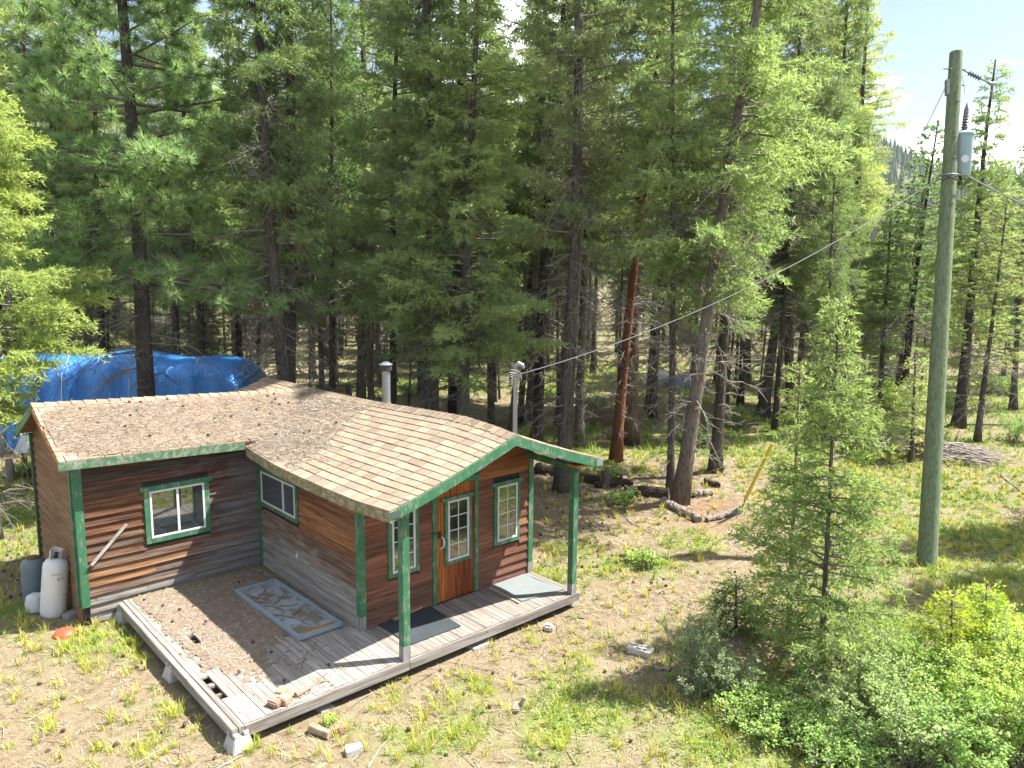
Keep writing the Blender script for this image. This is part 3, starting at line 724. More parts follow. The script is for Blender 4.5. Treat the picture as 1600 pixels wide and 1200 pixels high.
# a white door panel with a raised rim lying on the deck
dp = thing('fallen_door', 'pale blue-grey framed door panel lying flat on the deck, strewn with twigs', 'door panel', (-.555, 1.40, .015), (0, 0, .017))
t = MT('chalky_blue_paint'); p = t.pos(); n1 = t.noise(p, 8, 7, .7); n2 = t.noise(p, 30, 5, .7)
c = t.mix(n1, (.27, .325, .36), (.38, .435, .47)); c = t.mix(t.ramp(t.noise(p, 3.2, 6, .7), (.48, 0.0), (.56, .9)), c, t.mix(n2, (.12, .095, .07), (.27, .21, .14)))
M_CHALK = t.done(c, .7, t.bump(n2, .2, .004))
M_FRAME = plain('frame_grey_blue', (.27, .33, .37), .55, .15, 7)
b = MB(); b.box(-.34, -1.11, 0, .34, 1.11, .022); b.build('panel', M_CHALK, dp)
for q in ((-.37, -1.14, -.325, 1.14), (.325, -1.14, .37, 1.14), (-.325, -1.14, .325, -1.095), (-.325, 1.095, .325, 1.14)):
    b = MB(); b.box(q[0], q[1], 0, q[2], q[3], .07+random.uniform(0, .002)); b.build('frame_rail', M_FRAME, dp, bevel=.008)
b = MB(); b.box(-.29, .93, .022, .29, .95, .03); b.build('rib', M_FRAME, dp)
b = MB(); b.box(-.22, -1.08, .022, .31, -.95, .034); b.build('rust_strip', plain('rusty_tin', (.36, .20, .07), .8, .3, 8), dp)
M_TWIG = plain('grey_brown_twig', (.26, .20, .16), .9, .25, 15)
tw = [[(-.30, .55), (-.18, .40), (-.10, .20), (.02, .32), (.16, .42), (.24, .40)], [(-.25, .80), (-.20, .66), (-.08, .52), (-.02, .56)], [(.02, .86), (.0, .70), (.06, .50)],
      [(-.28, -.10), (-.16, -.32), (-.05, -.50), (-.06, -.70), (-.02, -.84)], [(-.10, -.38), (.06, -.26), (.18, -.18), (.27, -.22)], [(.27, -.08), (.24, -.28), (.20, -.42), (.22, -.62), (.24, -.80)],
      [(-.12, .76), (.02, .66), (.12, .70)], [(-.22, .62), (-.05, .74), (.10, .92)], [(-.05, .12), (.08, -.02), (.20, -.04)], [(-.24, .30), (-.12, .10), (-.10, -.08)]]
M0 = Matrix.Translation(dp.location) @ Matrix.Rotation(.017, 4, 'Z')
for k, q in enumerate(tw):
    b = MB(); n = len(q); b.tube([M0 @ Vector((x, y, .036+.010*((i*7+k*3) % 3))) for i, (x, y) in enumerate(q)], [.014*(1-.55*i/n) for i in range(n)], 6)
    tagit(b.build('twig', M_TWIG), 'bare grey-brown twig lying on the pale door panel', 'twig', 'twigs on the door panel')
# stick leaning on the front wall (nailed grey lath)
b = MB(); b.bar((-2.32, 3.465, 1.31), (-2.89, 3.44, .75), .028, .045); tagit(b.build('lath', wood('silver_lath', (.50, .47, .46), (.6, .57, .55), 0)), 'silver-grey lath fixed slanting on the front wall left of the window', 'stick')
# firewood on the deck --------------------------------------------------
M_SPLIT = wood('split_wood', (.50, .38, .28), (.6, .5, .45), 0); M_SPLITR = wood('red_split_wood', (.40, .25, .20), (.6, .5, .45), 0); M_YEL = wood('yellow_wood', (.60, .44, .22), (.7, .6, .5), 0)
blockat('firewood', 'short firewood chunk with a knot, left of the pair on the deck edge', 'firewood', 429, 1103, .12, .17, .085, .35, M_SPLITR, 0.0, None, bevel=.018)
blockat('firewood', 'short square firewood chunk, right of the pair on the deck edge', 'firewood', 444, 1099, .12, .16, .10, .30, M_SPLIT, 0.0, None, bevel=.012)
blockat('wood_scrap', 'flat yellow wood scrap behind the firewood chunks', 'wood scrap', 441, 1080, .15, .12, .03, .5, M_YEL, 0.0)
blockat('wood_scrap', 'thin rusty wedge of wood beside the firewood chunks', 'wood scrap', 455, 1088, .18, .04, .03, .75, M_YEL, 0.0)
b = MB(); p = at(462, 1090, 0); q = at(486, 1076, 0); b.tube([(p[0], p[1], .035), (q[0], q[1], .035)], [.036, .03], 7); tagit(b.build('split_log', wood('grey_split', (.34, .29, .25), (.6, .55, .5), 0)), 'short grey split log near the front edge of the deck', 'log')
# on the ground
P4 = [on_ground(*q) for q in ((480, 1103), (503, 1116), (523, 1105), (500, 1092))]
slab('board', 'flat pale grey board half under the front rim of the deck', 'board', P4, .03, wood('pale_board', (.50, .50, .48), (.7, .68, .66), 0))
p, q = on_ground(486, 1143), on_ground(516, 1154)
b = MB(); b.tube([(p[0], p[1], p[2]+.05), (q[0], q[1], q[2]+.045)], [.065, .055], 10, wob=.06); LG = b.build('cut_log', wood('tan_log', (.44, .35, .25), (.55, .5, .45), 0), smooth=True); tagit(LG, 'short tan log with peeled side lying on the needles', 'log')
blockat('firewood', 'small reddish firewood chunk beside the tan log', 'firewood', 529, 1145, .13, .11, .09, .6, M_SPLITR, bevel=.012)
blockat('wood_block', 'squared whitish wood block in front of the deck', 'wood block', 553, 1176, .21, .13, .09, -.25, wood('white_block', (.62, .56, .52), (.7, .66, .62), 0))
blockat('wood_scrap', 'yellow splinter of wood at the bottom edge of the view', 'wood scrap', 503, 1197, .14, .07, .02, .2, M_YEL)
WB = blockat('painted_block', 'chipped white painted wood block lying in the grass', 'wood block', 1000, 1020, .38, .20, .10, -1.25, wood('chipped_white', (.66, .64, .62), (.6, .55, .5), 0))
for k, (dx, dy, l) in enumerate(((-.08, .02, .2), (.03, -.04, .16), (.06, .05, .12))):
    b = MB(); b.box(dx-l/2, dy-.012, .098, dx+l/2, dy+.012, .106); b.build('bare_patch', plain('dark_rot', (.07, .06, .05), .9), WB)
blockat('stone', 'pale pointed stone on the ground right of the porch', 'stone', 857, 985, .12, .16, .12, .5, plain('pale_stone', (.52, .46, .42), .9, .15, 9), bevel=.03)
blockat('bark_chunk', 'grey-brown chunk of bark in the litter below the porch', 'bark', 806, 1108, .22, .10, .07, .7, plain('bark_grey', (.26, .21, .18), .95, .25, 14), bevel=.015)
blockat('bark_chunk', 'upright splinter of grey bark beside the bark chunk', 'bark', 812, 1105, .05, .05, .17, .2, plain('bark_grey_b', (.33, .27, .23), .95, .25, 14), tilt=(.3, .2))
# red bowl
p = on_ground(101, 993); b = MB(); prof = [(.165, 0), (.165, .02), (.150, .055), (.11, .088), (.05, .105), (.004, .108)]
b.tube_prof(prof, 20, (0, 0, 0)); o = b.build('upturned_bowl', plain('orange_plastic', (.62, .09, .04), .45, .12, 10), smooth=True); o.location = p; o.rotation_euler = (.12, -.1, 0); tagit(o, 'orange-red plastic bowl upside down in the grass', 'bowl')
# ------------------------------------------------------------------ gas cylinders by the end wall
t = MT('worn_white_enamel'); p = t.objc(); n1 = t.noise(p, 4, 6, .65); n2 = t.noise(t.mapping(p, (18, 18, 3)), 1, 6, .7)
c = t.mix(n1, (.60, .61, .62), (.74, .74, .73)); c = t.mix(t.ramp(n2, (.56, 0.0), (.70, .6)), c, (.42, .38, .33))
M_TANKW = t.done(c, .5, None, .4)
M_TANKG = plain('grey_blue_enamel', (.14, .185, .205), .55, .15, 6)
def cylinder(label, x, y, r, h, mat, lean, collar=True, rz=0):
    o = thing('gas_cylinder', label, 'gas cylinder', (x, y, GZ-.02), (lean[0], lean[1], rz))
    b = MB(); prof = [(r*.80, .02), (r*.93, .05), (r, .11)]+[(r, .11+(h-.26)*k/4) for k in range(1, 5)]+[(r*.96, h-.09), (r*.80, h-.035), (r*.5, h-.008), (r*.2, h)]
    b.tube_prof(prof, 28, (0, 0, 0)); b.build('body', mat, o, smooth=True)
    b = MB(); b.tube_prof([(r*.82, 0), (r*.84, .05)], 28, (0, 0, 0)); b.build('foot_ring', plain('dirty_ring', (.2, .19, .18), .8), o, smooth=True)
    for hh in (.42, ):
        b = MB(); b.tube_prof([(r+.002, h*hh), (r+.006, h*hh+.008), (r+.002, h*hh+.016)], 28, (0, 0, 0)); b.build('weld_seam', mat, o, smooth=True)
    if collar:
        b = MB(); n = 26; R1 = r*.52
        for k in range(n+1):
            a = -2.3+4.6*k/n+1.2
            for rr in (R1, R1-.008):
                for z in (h-.03, h+.15+.012*math.sin(k*.5)): b.v.append((rr*math.cos(a), rr*math.sin(a), z))
        for k in range(n):
            q = 4*k; hole = 5 < k < 9 or 16 < k < 20
            for s in ((0, 1), (2, 3)): b.f.append((q+s[0], q+4+s[0], q+4+s[1], q+s[1]))
            b.f.append((q+1, q+5, q+7, q+3))
        b.build('valve_collar', mat, o)
        b = MB(); b.tube_prof([(.02, h-.01), (.02, h+.05), (.012, h+.05), (.012, h+.07), (.034, h+.07), (.034, h+.09), (.01, h+.095)], 10, (0, 0, 0)); b.tube([(0, 0, h+.04), (-.05, -.05, h+.04)], .014, 8)
        b.build('valve', plain('blackened_brass', (.06, .05, .04), .5, .2, 20, .5, .5), o, smooth=True)
    else:
        b = MB(); b.tube_prof([(r*.5, h-.02), (r*.5, h+.02), (r*.3, h+.03)], 14, (0, 0, 0)); b.build('cap', plain('dark_rust', (.16, .08, .05), .85), o, smooth=True)
    return o
GC = cylinder('tall dented white gas cylinder leaning at the corner of the front wall', -3.33, 4.32, .195, 1.02, M_TANKW, (.05, .11))
GG = cylinder('blue-grey gas cylinder standing behind the white gas cylinder', -3.40, 5.22, .20, .78, M_TANKG, (0, 0), False)
def curved_mark(name, par, r, a0, pts, wid, mat):     # a flat printed stroke on the cylinder: pts (angle offset m, z)
    b = MB(); n = len(pts)
    for i, (u, z) in enumerate(pts):
        u0, z0 = pts[max(i-1, 0)]; u1, z1 = pts[min(i+1, n-1)]; d = math.hypot(u1-u0, z1-z0) or 1; nx, nz_ = -(z1-z0)/d*wid/2, (u1-u0)/d*wid/2
        for s in (1, -1):
            a = a0+(u+s*nx)/r; b.v.append(((r+.0025)*math.cos(a), (r+.0025)*math.sin(a), z+s*nz_))
        if i: b.f.append((2*i-2, 2*i-1, 2*i+1, 2*i))
    return b.build(name, mat, par)
M_INK = plain('navy_ink', (.03, .035, .09), .6, .1); M_INKR = plain('red_ink', (.55, .10, .12), .6, .1); M_INKG = plain('faded_ink', (.40, .38, .36), .7, .2)
am = math.atan2(CAM[1]-4.32, CAM[0]+3.33)
curved_mark('printed_letter_c', GC, .195, am, [(.05+.022*math.cos(t_), .72+.026*math.sin(t_)) for t_ in np.linspace(.9, 5.4, 12)], .010, M_INK)
curved_mark('printed_stripe', GC, .195, am, [(.075, .712), (.10, .716), (.13, .722)], .012, M_INKR)
curved_mark('printed_stripe', GC, .195, am, [(.078, .732), (.10, .735), (.12, .738)], .006, M_INK)
for k in range(9): curved_mark('faded_print', GC, .195, am, [(-.06+.018*k, .80), (-.06+.018*k+.013, .80)], .022 if k % 3 else .028, M_INKG)
b = MB(); b.tube_prof([(.10, 0), (.15, .02), (.16, .15), (.13, .27), (.05, .31)], 16, (0, 0, 0)); o = b.build('plastic_jug', plain('milky_plastic', (.55, .57, .58), .5, .1), smooth=True); o.location = (-3.50, 4.70, GZ); tagit(o, 'small milky plastic jug half hidden behind the white gas cylinder', 'jug')
# ------------------------------------------------------------------ utility pole and its hardware
PB = on_ground(1448, 882); PT = atd(1494, 82, 15.62)
pole = thing('utility_pole', 'tall green-treated wooden utility pole right of the young firs', 'utility pole')
def plerp(k, side=0, fwd=0): return PB*(1-k)+PT*k+rh*side-fh*fwd
t = MT('treated_pole_wood'); p = t.pos(); g = t.noise(t.mapping(p, (35, 35, 1.4)), 1, 6, .7, .4); n2 = t.noise(t.mapping(p, (6, 6, 1.2)), 1, 4)
c = t.mix(t.ramp(g, (.35, 0.0), (.65, 1.0)), (.095, .137, .072), (.21, .268, .158)); c = t.mix(t.ramp(n2, (.5, 0.0), (.8, .5)), c, (.27, .24, .16))
c = t.mix(t.ramp(g, (.30, 1.0), (.38, 0.0)), c, (.04, .045, .03))
ck = t.noise(t.mapping(p, (16, 16, .55)), 1, 2, .5, .8); c = t.mix(t.ramp(ck, (.488, 0.0), (.497, .9), (.503, .9), (.512, 0.0)), c, (.03, .03, .022))
vk = t.n('ShaderNodeTexVoronoi', Vector=t.mapping(p, (5, 5, 3.2)), Scale=1.0).outputs['Distance']; c = t.mix(t.ramp(vk, (.05, .9), (.10, 0.0)), c, (.05, .04, .025))
M_POLE = t.done(c, .85, t.bump(g, .5, .01))
b = MB(); ks = np.linspace(-.03, 1, 14); b.tube([plerp(k) for k in ks], [.182-.060*k+(.02 if k < .02 else 0) for k in ks], 18); b.build('shaft', M_POLE, pole, smooth=True)
M_STEEL = plain('dull_steel', (.32, .33, .34), .5, .2, 20, .5, .5); M_PORC = plain('grey_porcelain', (.17, .18, .22), .3, .1, 9, .5)
Sd = lambda k, s, f: plerp(k, s, f)
# transformer on the far right side of the pole
trx = thing('transformer', 'pale blue-grey transformer can hung on the right side of the utility pole', 'transformer')
tc_ = Sd(.80, .30, -.10); tz = tc_[2]
b = MB(); b.tube_prof([(.17, -.44), (.18, -.42), (.18, .36), (.20, .37), (.20, .41), (.17, .43), (.09, .46)], 24, tuple(tc_)); b.build('tank', plain('pale_blue_steel', (.30, .44, .48), .45, .06, 6), trx, smooth=True)
pr = [(.035, .44)]
for k in range(7): pr += [(.085-.005*k, .47+.055*k), (.045, .50+.055*k)]
pr += [(.05, .86), (.015, .98), (.003, 1.02)]
b = MB(); b.tube_prof(pr, 14, tuple(tc_)); b.build('bushing', M_PORC, trx, smooth=True)
d_ = -fh*.98-rh*.2; e_ = np.array([-d_[1], d_[0], 0]); b = MB(); b.poly([tuple(tc_+d_*.188+e_*(.075*math.cos(a))+np.array([0, 0, -.12+.075*math.sin(a)])-d_*.02*(1-abs(math.cos(a)))*0+d_*.006) for a in np.linspace(0, 6.28, 20)[:-1]]); b.build('round_label', plain('pale_label', (.66, .74, .76), .5, .05), trx)
b = MB(); b.bar(Sd(.832, .08, 0), tc_+np.array([0, 0, .28])-rh*.15, .06, .05); b.bar(Sd(.765, .08, 0), tc_+np.array([0, 0, -.3])-rh*.15, .06, .05); b.build('hanger_bracket', M_STEEL, trx)
b = MB(); b.tube([tc_+np.array([0, 0, -.44]), tc_+np.array([.05, 0, -.52]), tc_+np.array([.02, .02, -.6])], .03, 8); b.build('lower_fitting', plain('black_fitting', (.04, .04, .045), .5), trx, smooth=True)
# bolts and brackets on the pole
for k, s in ((.965, -.13), (.83, -.0), (.79, .0), (.90, .02), (.70, .02)):
    b = MB(); b.tube([Sd(k, s-.02, .09), Sd(k, s, .20 if s > -.1 else .12)], .018, 6); b.build('bolt', M_STEEL, pole)
b = MB(); b.tube([Sd(.967, -.24, 0), Sd(.967, .22, 0)], .012, 6); b.tube([Sd(.935, -.16, 0), Sd(.935, .22, 0)], .014, 6); b.build('through_bolt', M_STEEL, pole)
b = MB(); b.bar(Sd(.945, -.15, 0), Sd(.915, -.13, 0), .06, .1); b.build('guy_bracket', M_STEEL, pole)
b = MB(); ring = [Sd(.757, .165*math.cos(a), .165*math.sin(a)+.0) for a in np.linspace(0, 6.283, 15)]; b.tube(ring, .016, 6, False); b.build('steel_band', M_GALV, pole)
ins = thing('line_insulator', 'grey ribbed dead-end insulator at the top of the utility pole', 'insulator')
i0 = Sd(.966, .14, 0); i1 = i0+rh*.62+np.array([0, 0, -.27]); pts = [i0*(1-k)+i1*k for k in np.linspace(0, 1, 24)]
b = MB(); b.tube(pts, [.014 if (k < 5 or k > 15 or k % 2) else .055 for k in range(24)], 12); b.build('insulator_body', M_PORC, ins, smooth=False)
b = MB(); b.tube([pts[-3], i1, i1+rh*.08+np.array([0, 0, .01])], [.03, .04, .02], 8); b.build('clamp', M_STEEL, ins)
def cable(name, label, pts, r, mat, cat='cable', n=6):
    b = MB(); b.tube(pts, r, n); return tagit(b.build(name, mat, smooth=True), label, cat)
def sag(p, q, s, n=26): return [Vector(p)*(1-k)+Vector(q)*k-Vector((0, 0, s*4*k*(1-k))) for k in np.linspace(0, 1, n)]
M_ALU = plain('aluminium_cable', (.27, .28, .29), .5, .15, 10, .4, .2)
ws = Sd(.757, -.14, .06); we = np.array([3.74, .55, 3.60])
cable('service_cable', 'grey twisted service cable from the utility pole down to the cabin mast', sag(ws, we, .42, 40), .0075, M_ALU)
ne = Sd(.765, .18, 0); far_pole = ne+rh*14+fh*2+np.array([0, 0, -2.6])
cable('neutral_cable', 'pale cable running from under the transformer out to the right', sag(ne, far_pole, .9, 30), .020, M_ALU)
cable('jumper_cable', 'black jumper cable looped round the pole below the transformer', [Sd(.745, -.2, .1), Sd(.752, -.10, .2), Sd(.744, .06, .22), Sd(.735, .3, .08), Sd(.74, .5, -.05)], .013, plain('black_cable', (.03, .03, .035), .6))
cable('primary_jumper', 'thin wire from the pole top down to the transformer bushing', [Sd(.955, .18, -.05), Sd(.92, .30, -.12), tuple(tc_+np.array([0, 0, 1.0]))], .006, M_STEEL)
GA = on_ground(1155, 800)
gtop = Sd(.937, -.15, 0)
gw = thing('guy_wire', 'steel guy wire from the pole top to the ground with strain insulator', 'guy wire')
gp = [Vector(gtop)*(1-k)+Vector(GA)*k for k in np.linspace(0, 1, 30)]
b = MB(); b.tube(gp, .008, 5); b.build('strand', M_STEEL, gw)
b = MB(); b.tube([gp[8]*.35+gp[9]*.65, gp[9]*.6+gp[10]*.4], .06, 8); b.build('strain_insulator', plain('brown_grey_porcelain', (.22, .21, .22), .4), gw, smooth=True)
b = MB(); e = Vector(GA)+(gp[0]-Vector(GA))*.035; e2 = Vector(GA)+(gp[0]-Vector(GA))*.185; b.tube([e, e*.5+e2*.5, e2], [.042, .04, .036], 8)
b.build('guard_sleeve', plain('faded_yellow_plastic', (.70, .47, .03), .5, .12, 8), gw, smooth=True)
b = MB(); b.tube([Vector(GA)-Vector((0, 0, .1)), e], .015, 6); b.build('anchor_rod', plain('rusty_rod', (.18, .09, .06), .8), gw)
# ------------------------------------------------------------------ tarpaulined trailer behind the cabin
tt = MT('blue_tarpaulin'); p = tt.pos(); n1 = tt.noise(tt.mapping(p, (3, 3, 1.2)), 1, 6, .6); n2 = tt.noise(p, 1.1, 4)
M_TARP = tt.done(tt.mix(n2, (.02, .17, .60), (.045, .28, .74)), .30, tt.bump(tt.math('ADD', n1, tt.noise(tt.mapping(p, (9, 9, 2.2)), 1, 5, .6)), .9, .10), .5)
tc0 = atd(182, 640, 25.5); tc0[2] = GZ
def tarp_body(name, par, L, Wd, Hh, mat, seed):
    r = np.random.default_rng(seed); nu, nv = 150, 60; b = MB(); P = {}
    ph = r.random(8)*6
    for i in range(nu+1):
        u = -1+2*i/nu
        for k in range(nv+1):
            v = -1+2*k/nv                      # across: -1 front hem .. 1 back hem
            # profile: vertical sides, low pitched top
            q = abs(v); ex = 5.0
            th = q*math.pi/2
            yy = Wd*math.copysign(min(1, (math.sin(th))**.36), v); zz = Hh*(max(math.cos(th), 0))**.22
            endk = max(0, 1-abs(u)**18)**.3
            top = 1-.07*abs(u)**2.0+.012*math.sin(5*u+1)+.012*math.sin(11*u)
            x = L*u; z = zz*top*endk
            side = min(1, q*1.5)
            tri = lambda q_: 2*abs(2*((q_/6.283) % 1)-1)-1
            fold = 1.4*(.10*tri(19*u+ph[0]+1.5*math.sin(3*u))+.09*abs(tri(14*u+ph[1]+1.6*v))+.045*tri(47*u+ph[2]+3*v)+.03*tri(25*u-6*v))*side*(1.2-z/Hh*.7)
            y = yy*(1-.10*abs(u)**4)+fold*math.copysign(1, v)+.12*math.sin(2.3*u+ph[3])*side
            z += .05*math.sin(9*u+4*v+ph[4])*(1-side)+.05*math.sin(6*v+ph[5])*(1-side)
            P[i, k] = len(b.v); b.v.append((x, y, z+r.normal(0, .004)))
    for i in range(nu):
        for k in range(nv): b.f.append((P[i, k], P[i+1, k], P[i+1, k+1], P[i, k+1]))
    return b.build(name, mat, par, smooth=True)
tp = thing('covered_trailer', 'big camper trailer shrouded in a bright blue tarpaulin behind the cabin', 'covered trailer', tuple(tc0), (0, 0, math.atan2(rh[1], rh[0])))
tarp_body('tarpaulin', tp, 4.9, 1.5, 2.88, M_TARP, 5)
b = MB(); 
for u in (-3, -.9, 1.2, 3.2): b.tube([(u, -1.75, .2), (u+.03, -1.62, 1.4), (u+.02, -1.45, 2.4), (u, -.9, 2.96)], .012, 5)
b.build('tie_rope', plain('pale_rope', (.5, .5, .46), .8), tp)
# small things beside it
sg = thing('notice_board', 'tilted white board with faint blue print propped behind the cabin end', 'sign board', tuple(atd(38, 694, 20)))
b = MB(); rr_ = rh*.95; uu = np.array([0, 0, 1.0])*.93+fh*.35; ll = rr_*.19; hh_ = uu*.23+rh*.07
o0 = np.zeros(3)
b.quadbox([o0-ll-hh_-fh*.02, o0+ll-hh_-fh*.02, o0+ll-hh_+fh*.02, o0-ll-hh_+fh*.02, o0-ll+hh_-fh*.02, o0+ll+hh_-fh*.02, o0+ll+hh_+fh*.02, o0-ll+hh_+fh*.02]); b.build('board', plain('white_board', (.72, .74, .78), .6, .06), sg)
b = MB(); q0 = o0+hh_*.45-fh*.024+rh*.02
b.quadbox([q0-rr_*.03-uu*.02, q0+rr_*.14-uu*.02, q0+rr_*.14-uu*.02+fh*.003, q0-rr_*.03-uu*.02+fh*.003, q0-rr_*.03+uu*.02, q0+rr_*.14+uu*.02, q0+rr_*.14+uu*.02+fh*.003, q0-rr_*.03+uu*.02+fh*.003]); b.build('print_block', plain('blue_print', (.22, .36, .55), .6, .2, 60), sg)
b = MB(); b.bar(o0-hh_+fh*.05, o0-hh_+fh*.3-np.array([0, 0, 1.0]), .04, .04); b.build('prop', M_JOIST, sg)
p = on_ground(40, 742); b = MB(); b.tube([(0, 0, 0), (.01, 0, .28), (.0, .01, .52)], [.10, .085, .08], 9, wob=.05); o = b.build('cut_post', wood('orange_post', (.42, .21, .07), (.6, .5, .4), 2)); o.location = p; tagit(o, 'short orange-brown cut post under the white notice board', 'post')
p = on_ground(16, 752); b = MB(); b.tube([(0, 0, 0), (.02, 0, .3), (.03, .03, .62)], [.13, .11, .09], 9, wob=.1); o = b.build('old_stump', plain('grey_stump', (.22, .18, .15), .95)); o.location = p; tagit(o, 'weathered grey stump at the left edge below the plank', 'stump')
p = atd(6, 706, 20.2); b = MB(); b.bar(np.array(p)-rh*.6, np.array(p)+rh*.25, .3, .06); tagit(b.build('rough_plank', wood('pink_plank', (.40, .27, .21), (.6, .5, .45), 0)), 'rough tan plank lying on the stump at the left edge', 'plank')
p = atd(-2, 692, 19.5); b = MB(); b.tube_prof([(.10, -.32), (.17, -.26), (.18, .15), (.12, .26), (.03, .29)], 16, tuple(p)); tagit(b.build('gas_bottle', plain('pale_green_tank', (.30, .38, .36), .5), smooth=True), 'pale green tank cut by the left edge before the blue tarpaulin', 'tank')
# green toy / play bench beyond the ridge
pb_ = on_ground(522, 632); pt_ = thing('play_bench', 'bright green play bench with yellow discs on the forest floor beyond the roof', 'play bench', tuple(pb_), (0, 0, math.atan2(rh[1], rh[0])+.15))
MG = plain('bright_green_plastic', (.04, .36, .10), .45, .12); MG2 = plain('dark_green_plastic', (.02, .10, .04), .5); MY = plain('yellow_plastic', (.70, .48, .04), .45, .08)
b = MB(); b.box(-.95, -.15, .86, .85, .15, .90); b.build('top_board', plain('pale_green_board', (.30, .42, .22), .6), pt_)
for sx in (-.62, .62):
    b = MB(); b.quadbox([(sx-.18, -.12, 0), (sx+.18, -.12, 0), (sx+.18, .12, 0), (sx-.18, .12, 0), (sx-.10, -.1, .86), (sx+.10, -.1, .86), (sx+.10, .1, .86), (sx-.10, .1, .86)]); b.build('leg', MG2, pt_, bevel=.02)
b = MB(); b.box(-.75, -.16, .05, .85, -.02, .32); b.build('front_tub', MG, pt_, bevel=.05)
b = MB(); b.box(-.5, .0, .1, .5, .05, .86); b.build('back_board', MG2, pt_)
b = MB(); b.tube([(-.72, -.16, .56), (-.72, -.10, .56)], .21, 18); b.build('yellow_disc', MY, pt_)
b = MB(); b.box(-.02, -.14, .36, .52, -.10, .80); b.build('sign_plate', MY, pt_, bevel=.03)
b = MB(); n = 22
for k in range(n):
    a = 2*math.pi*k/n
    for rr2, yq in ((1.0, -.143), (.78, -.143)): b.v.append((.25+.19*rr2*math.cos(a), yq, .58+.13*rr2*math.sin(a)))
for k in range(n): b.f.append((2*k, (2*k+2) % (2*n), (2*k+3) % (2*n), 2*k+1))
b.quadbox([(.16, -.146, .55), (.33, -.146, .55), (.33, -.142, .55), (.16, -.142, .55), (.19, -.146, .60), (.37, -.146, .63), (.37, -.142, .63), (.19, -.142, .60)])
b.build('emblem', plain('black_print', (.02, .02, .02), .6), pt_)
# far buildings between the trunks
def shed(label, px, py, dep, L, Wd, H, wc, rc, rz, pitch=.45):
    p = atd(px, py, dep); p[2] = float(ground_z(p[0], p[1]))
    o = thing('shed', label, 'shed', tuple(p), (0, 0, math.atan2(rh[1], rh[0])+rz)); mw = plain('shed_wall_paint', wc, .8, .12, 3); mr = plain('shed_roof_sheet', rc, .7, .15, 3)
    b = MB(); b.box(-L/2, -Wd/2, -.1, L/2, Wd/2, H); b.build('wall', mw, o)
    b = MB(); e = .25
    b.quadbox([(-L/2-e, -Wd/2-e, H-.02), (L/2+e, -Wd/2-e, H-.02), (L/2+e, 0, H+pitch), (-L/2-e, 0, H+pitch), (-L/2-e, -Wd/2-e, H+.06), (L/2+e, -Wd/2-e, H+.06), (L/2+e, 0, H+pitch+.08), (-L/2-e, 0, H+pitch+.08)])
    b.quadbox([(-L/2-e, 0, H+pitch), (L/2+e, 0, H+pitch), (L/2+e, Wd/2+e, H-.02), (-L/2-e, Wd/2+e, H-.02), (-L/2-e, 0, H+pitch+.08), (L/2+e, 0, H+pitch+.08), (L/2+e, Wd/2+e, H+.06), (-L/2-e, Wd/2+e, H+.06)]); b.build('roof', mr, o)
    for k in range(int(L/.5)):
        b = MB(); x = -L/2+.25+.5*k; b.box(x-.02, -Wd/2-.02, 0, x+.02, -Wd/2-.002, H-.03); b.build('batten', mw, o)
    b = MB(); b.box(-L*.30, -Wd/2-.03, .05, -L*.30+.8, -Wd/2-.005, 1.9); b.build('door', plain('shed_door_dark', (.05, .045, .04), .8), o)
    b = MB(); b.box(L*.12, -Wd/2-.04, 1.0, L*.12+.9, -Wd/2-.005, 1.7); W = b.build('window', M_WHITE, o)
    b = MB(); b.box(L*.12+.06, -Wd/2-.045, 1.06, L*.12+.84, -Wd/2-.041, 1.64); b.build('pane', M_GLASS2, W)
    return o
shed('pale grey sheet-walled shed glimpsed behind trunks right of the stove pipe', 655, 600, 50, 3.2, 3.0, 2.2, (.26, .28, .29), (.22, .22, .22), .1)
shed('cream trailer-like shed with dark opening behind the double-trunked tree', 425, 590, 58, 3.4, 2.6, 2.0, (.22, .20, .165), (.22, .22, .22), -.1)
def tarp_heap(label, px, py, sx, sy, sz, mat, cat):
    p = on_ground(px, py); r = np.random.default_rng(px); b = MB(); n, m_ = 22, 10; P = {}
    for i in range(n):
        for k in range(m_+1):
            a = 2*math.pi*i/n; el = k/m_*math.pi/2; q = 1+.10*math.sin(3*a+px)+.06*math.sin(7*a)
            P[i, k] = len(b.v); b.v.append((sx*q*math.cos(a)*math.cos(el)**.6, sy*q*math.sin(a)*math.cos(el)**.6, sz*math.sin(el)**.8+r.normal(0, .01)))
    for i in range(n):
        for k in range(m_): b.f.append((P[i, k], P[(i+1) % n, k], P[(i+1) % n, k+1], P[i, k+1]))
    o = b.build('tarp_heap', mat, smooth=True); o.location = p; tagit(o, label, cat)
tarp_heap('small bright blue tarpaulin heap far off between the trunks', 1074, 602, 1.1, .7, .55, M_TARP, 'tarp')
tarp_heap('pale grey covered heap far off left of the blue one', 1028, 600, .9, .7, .7, plain('pale_cover', (.50, .52, .56), .6), 'covered heap')
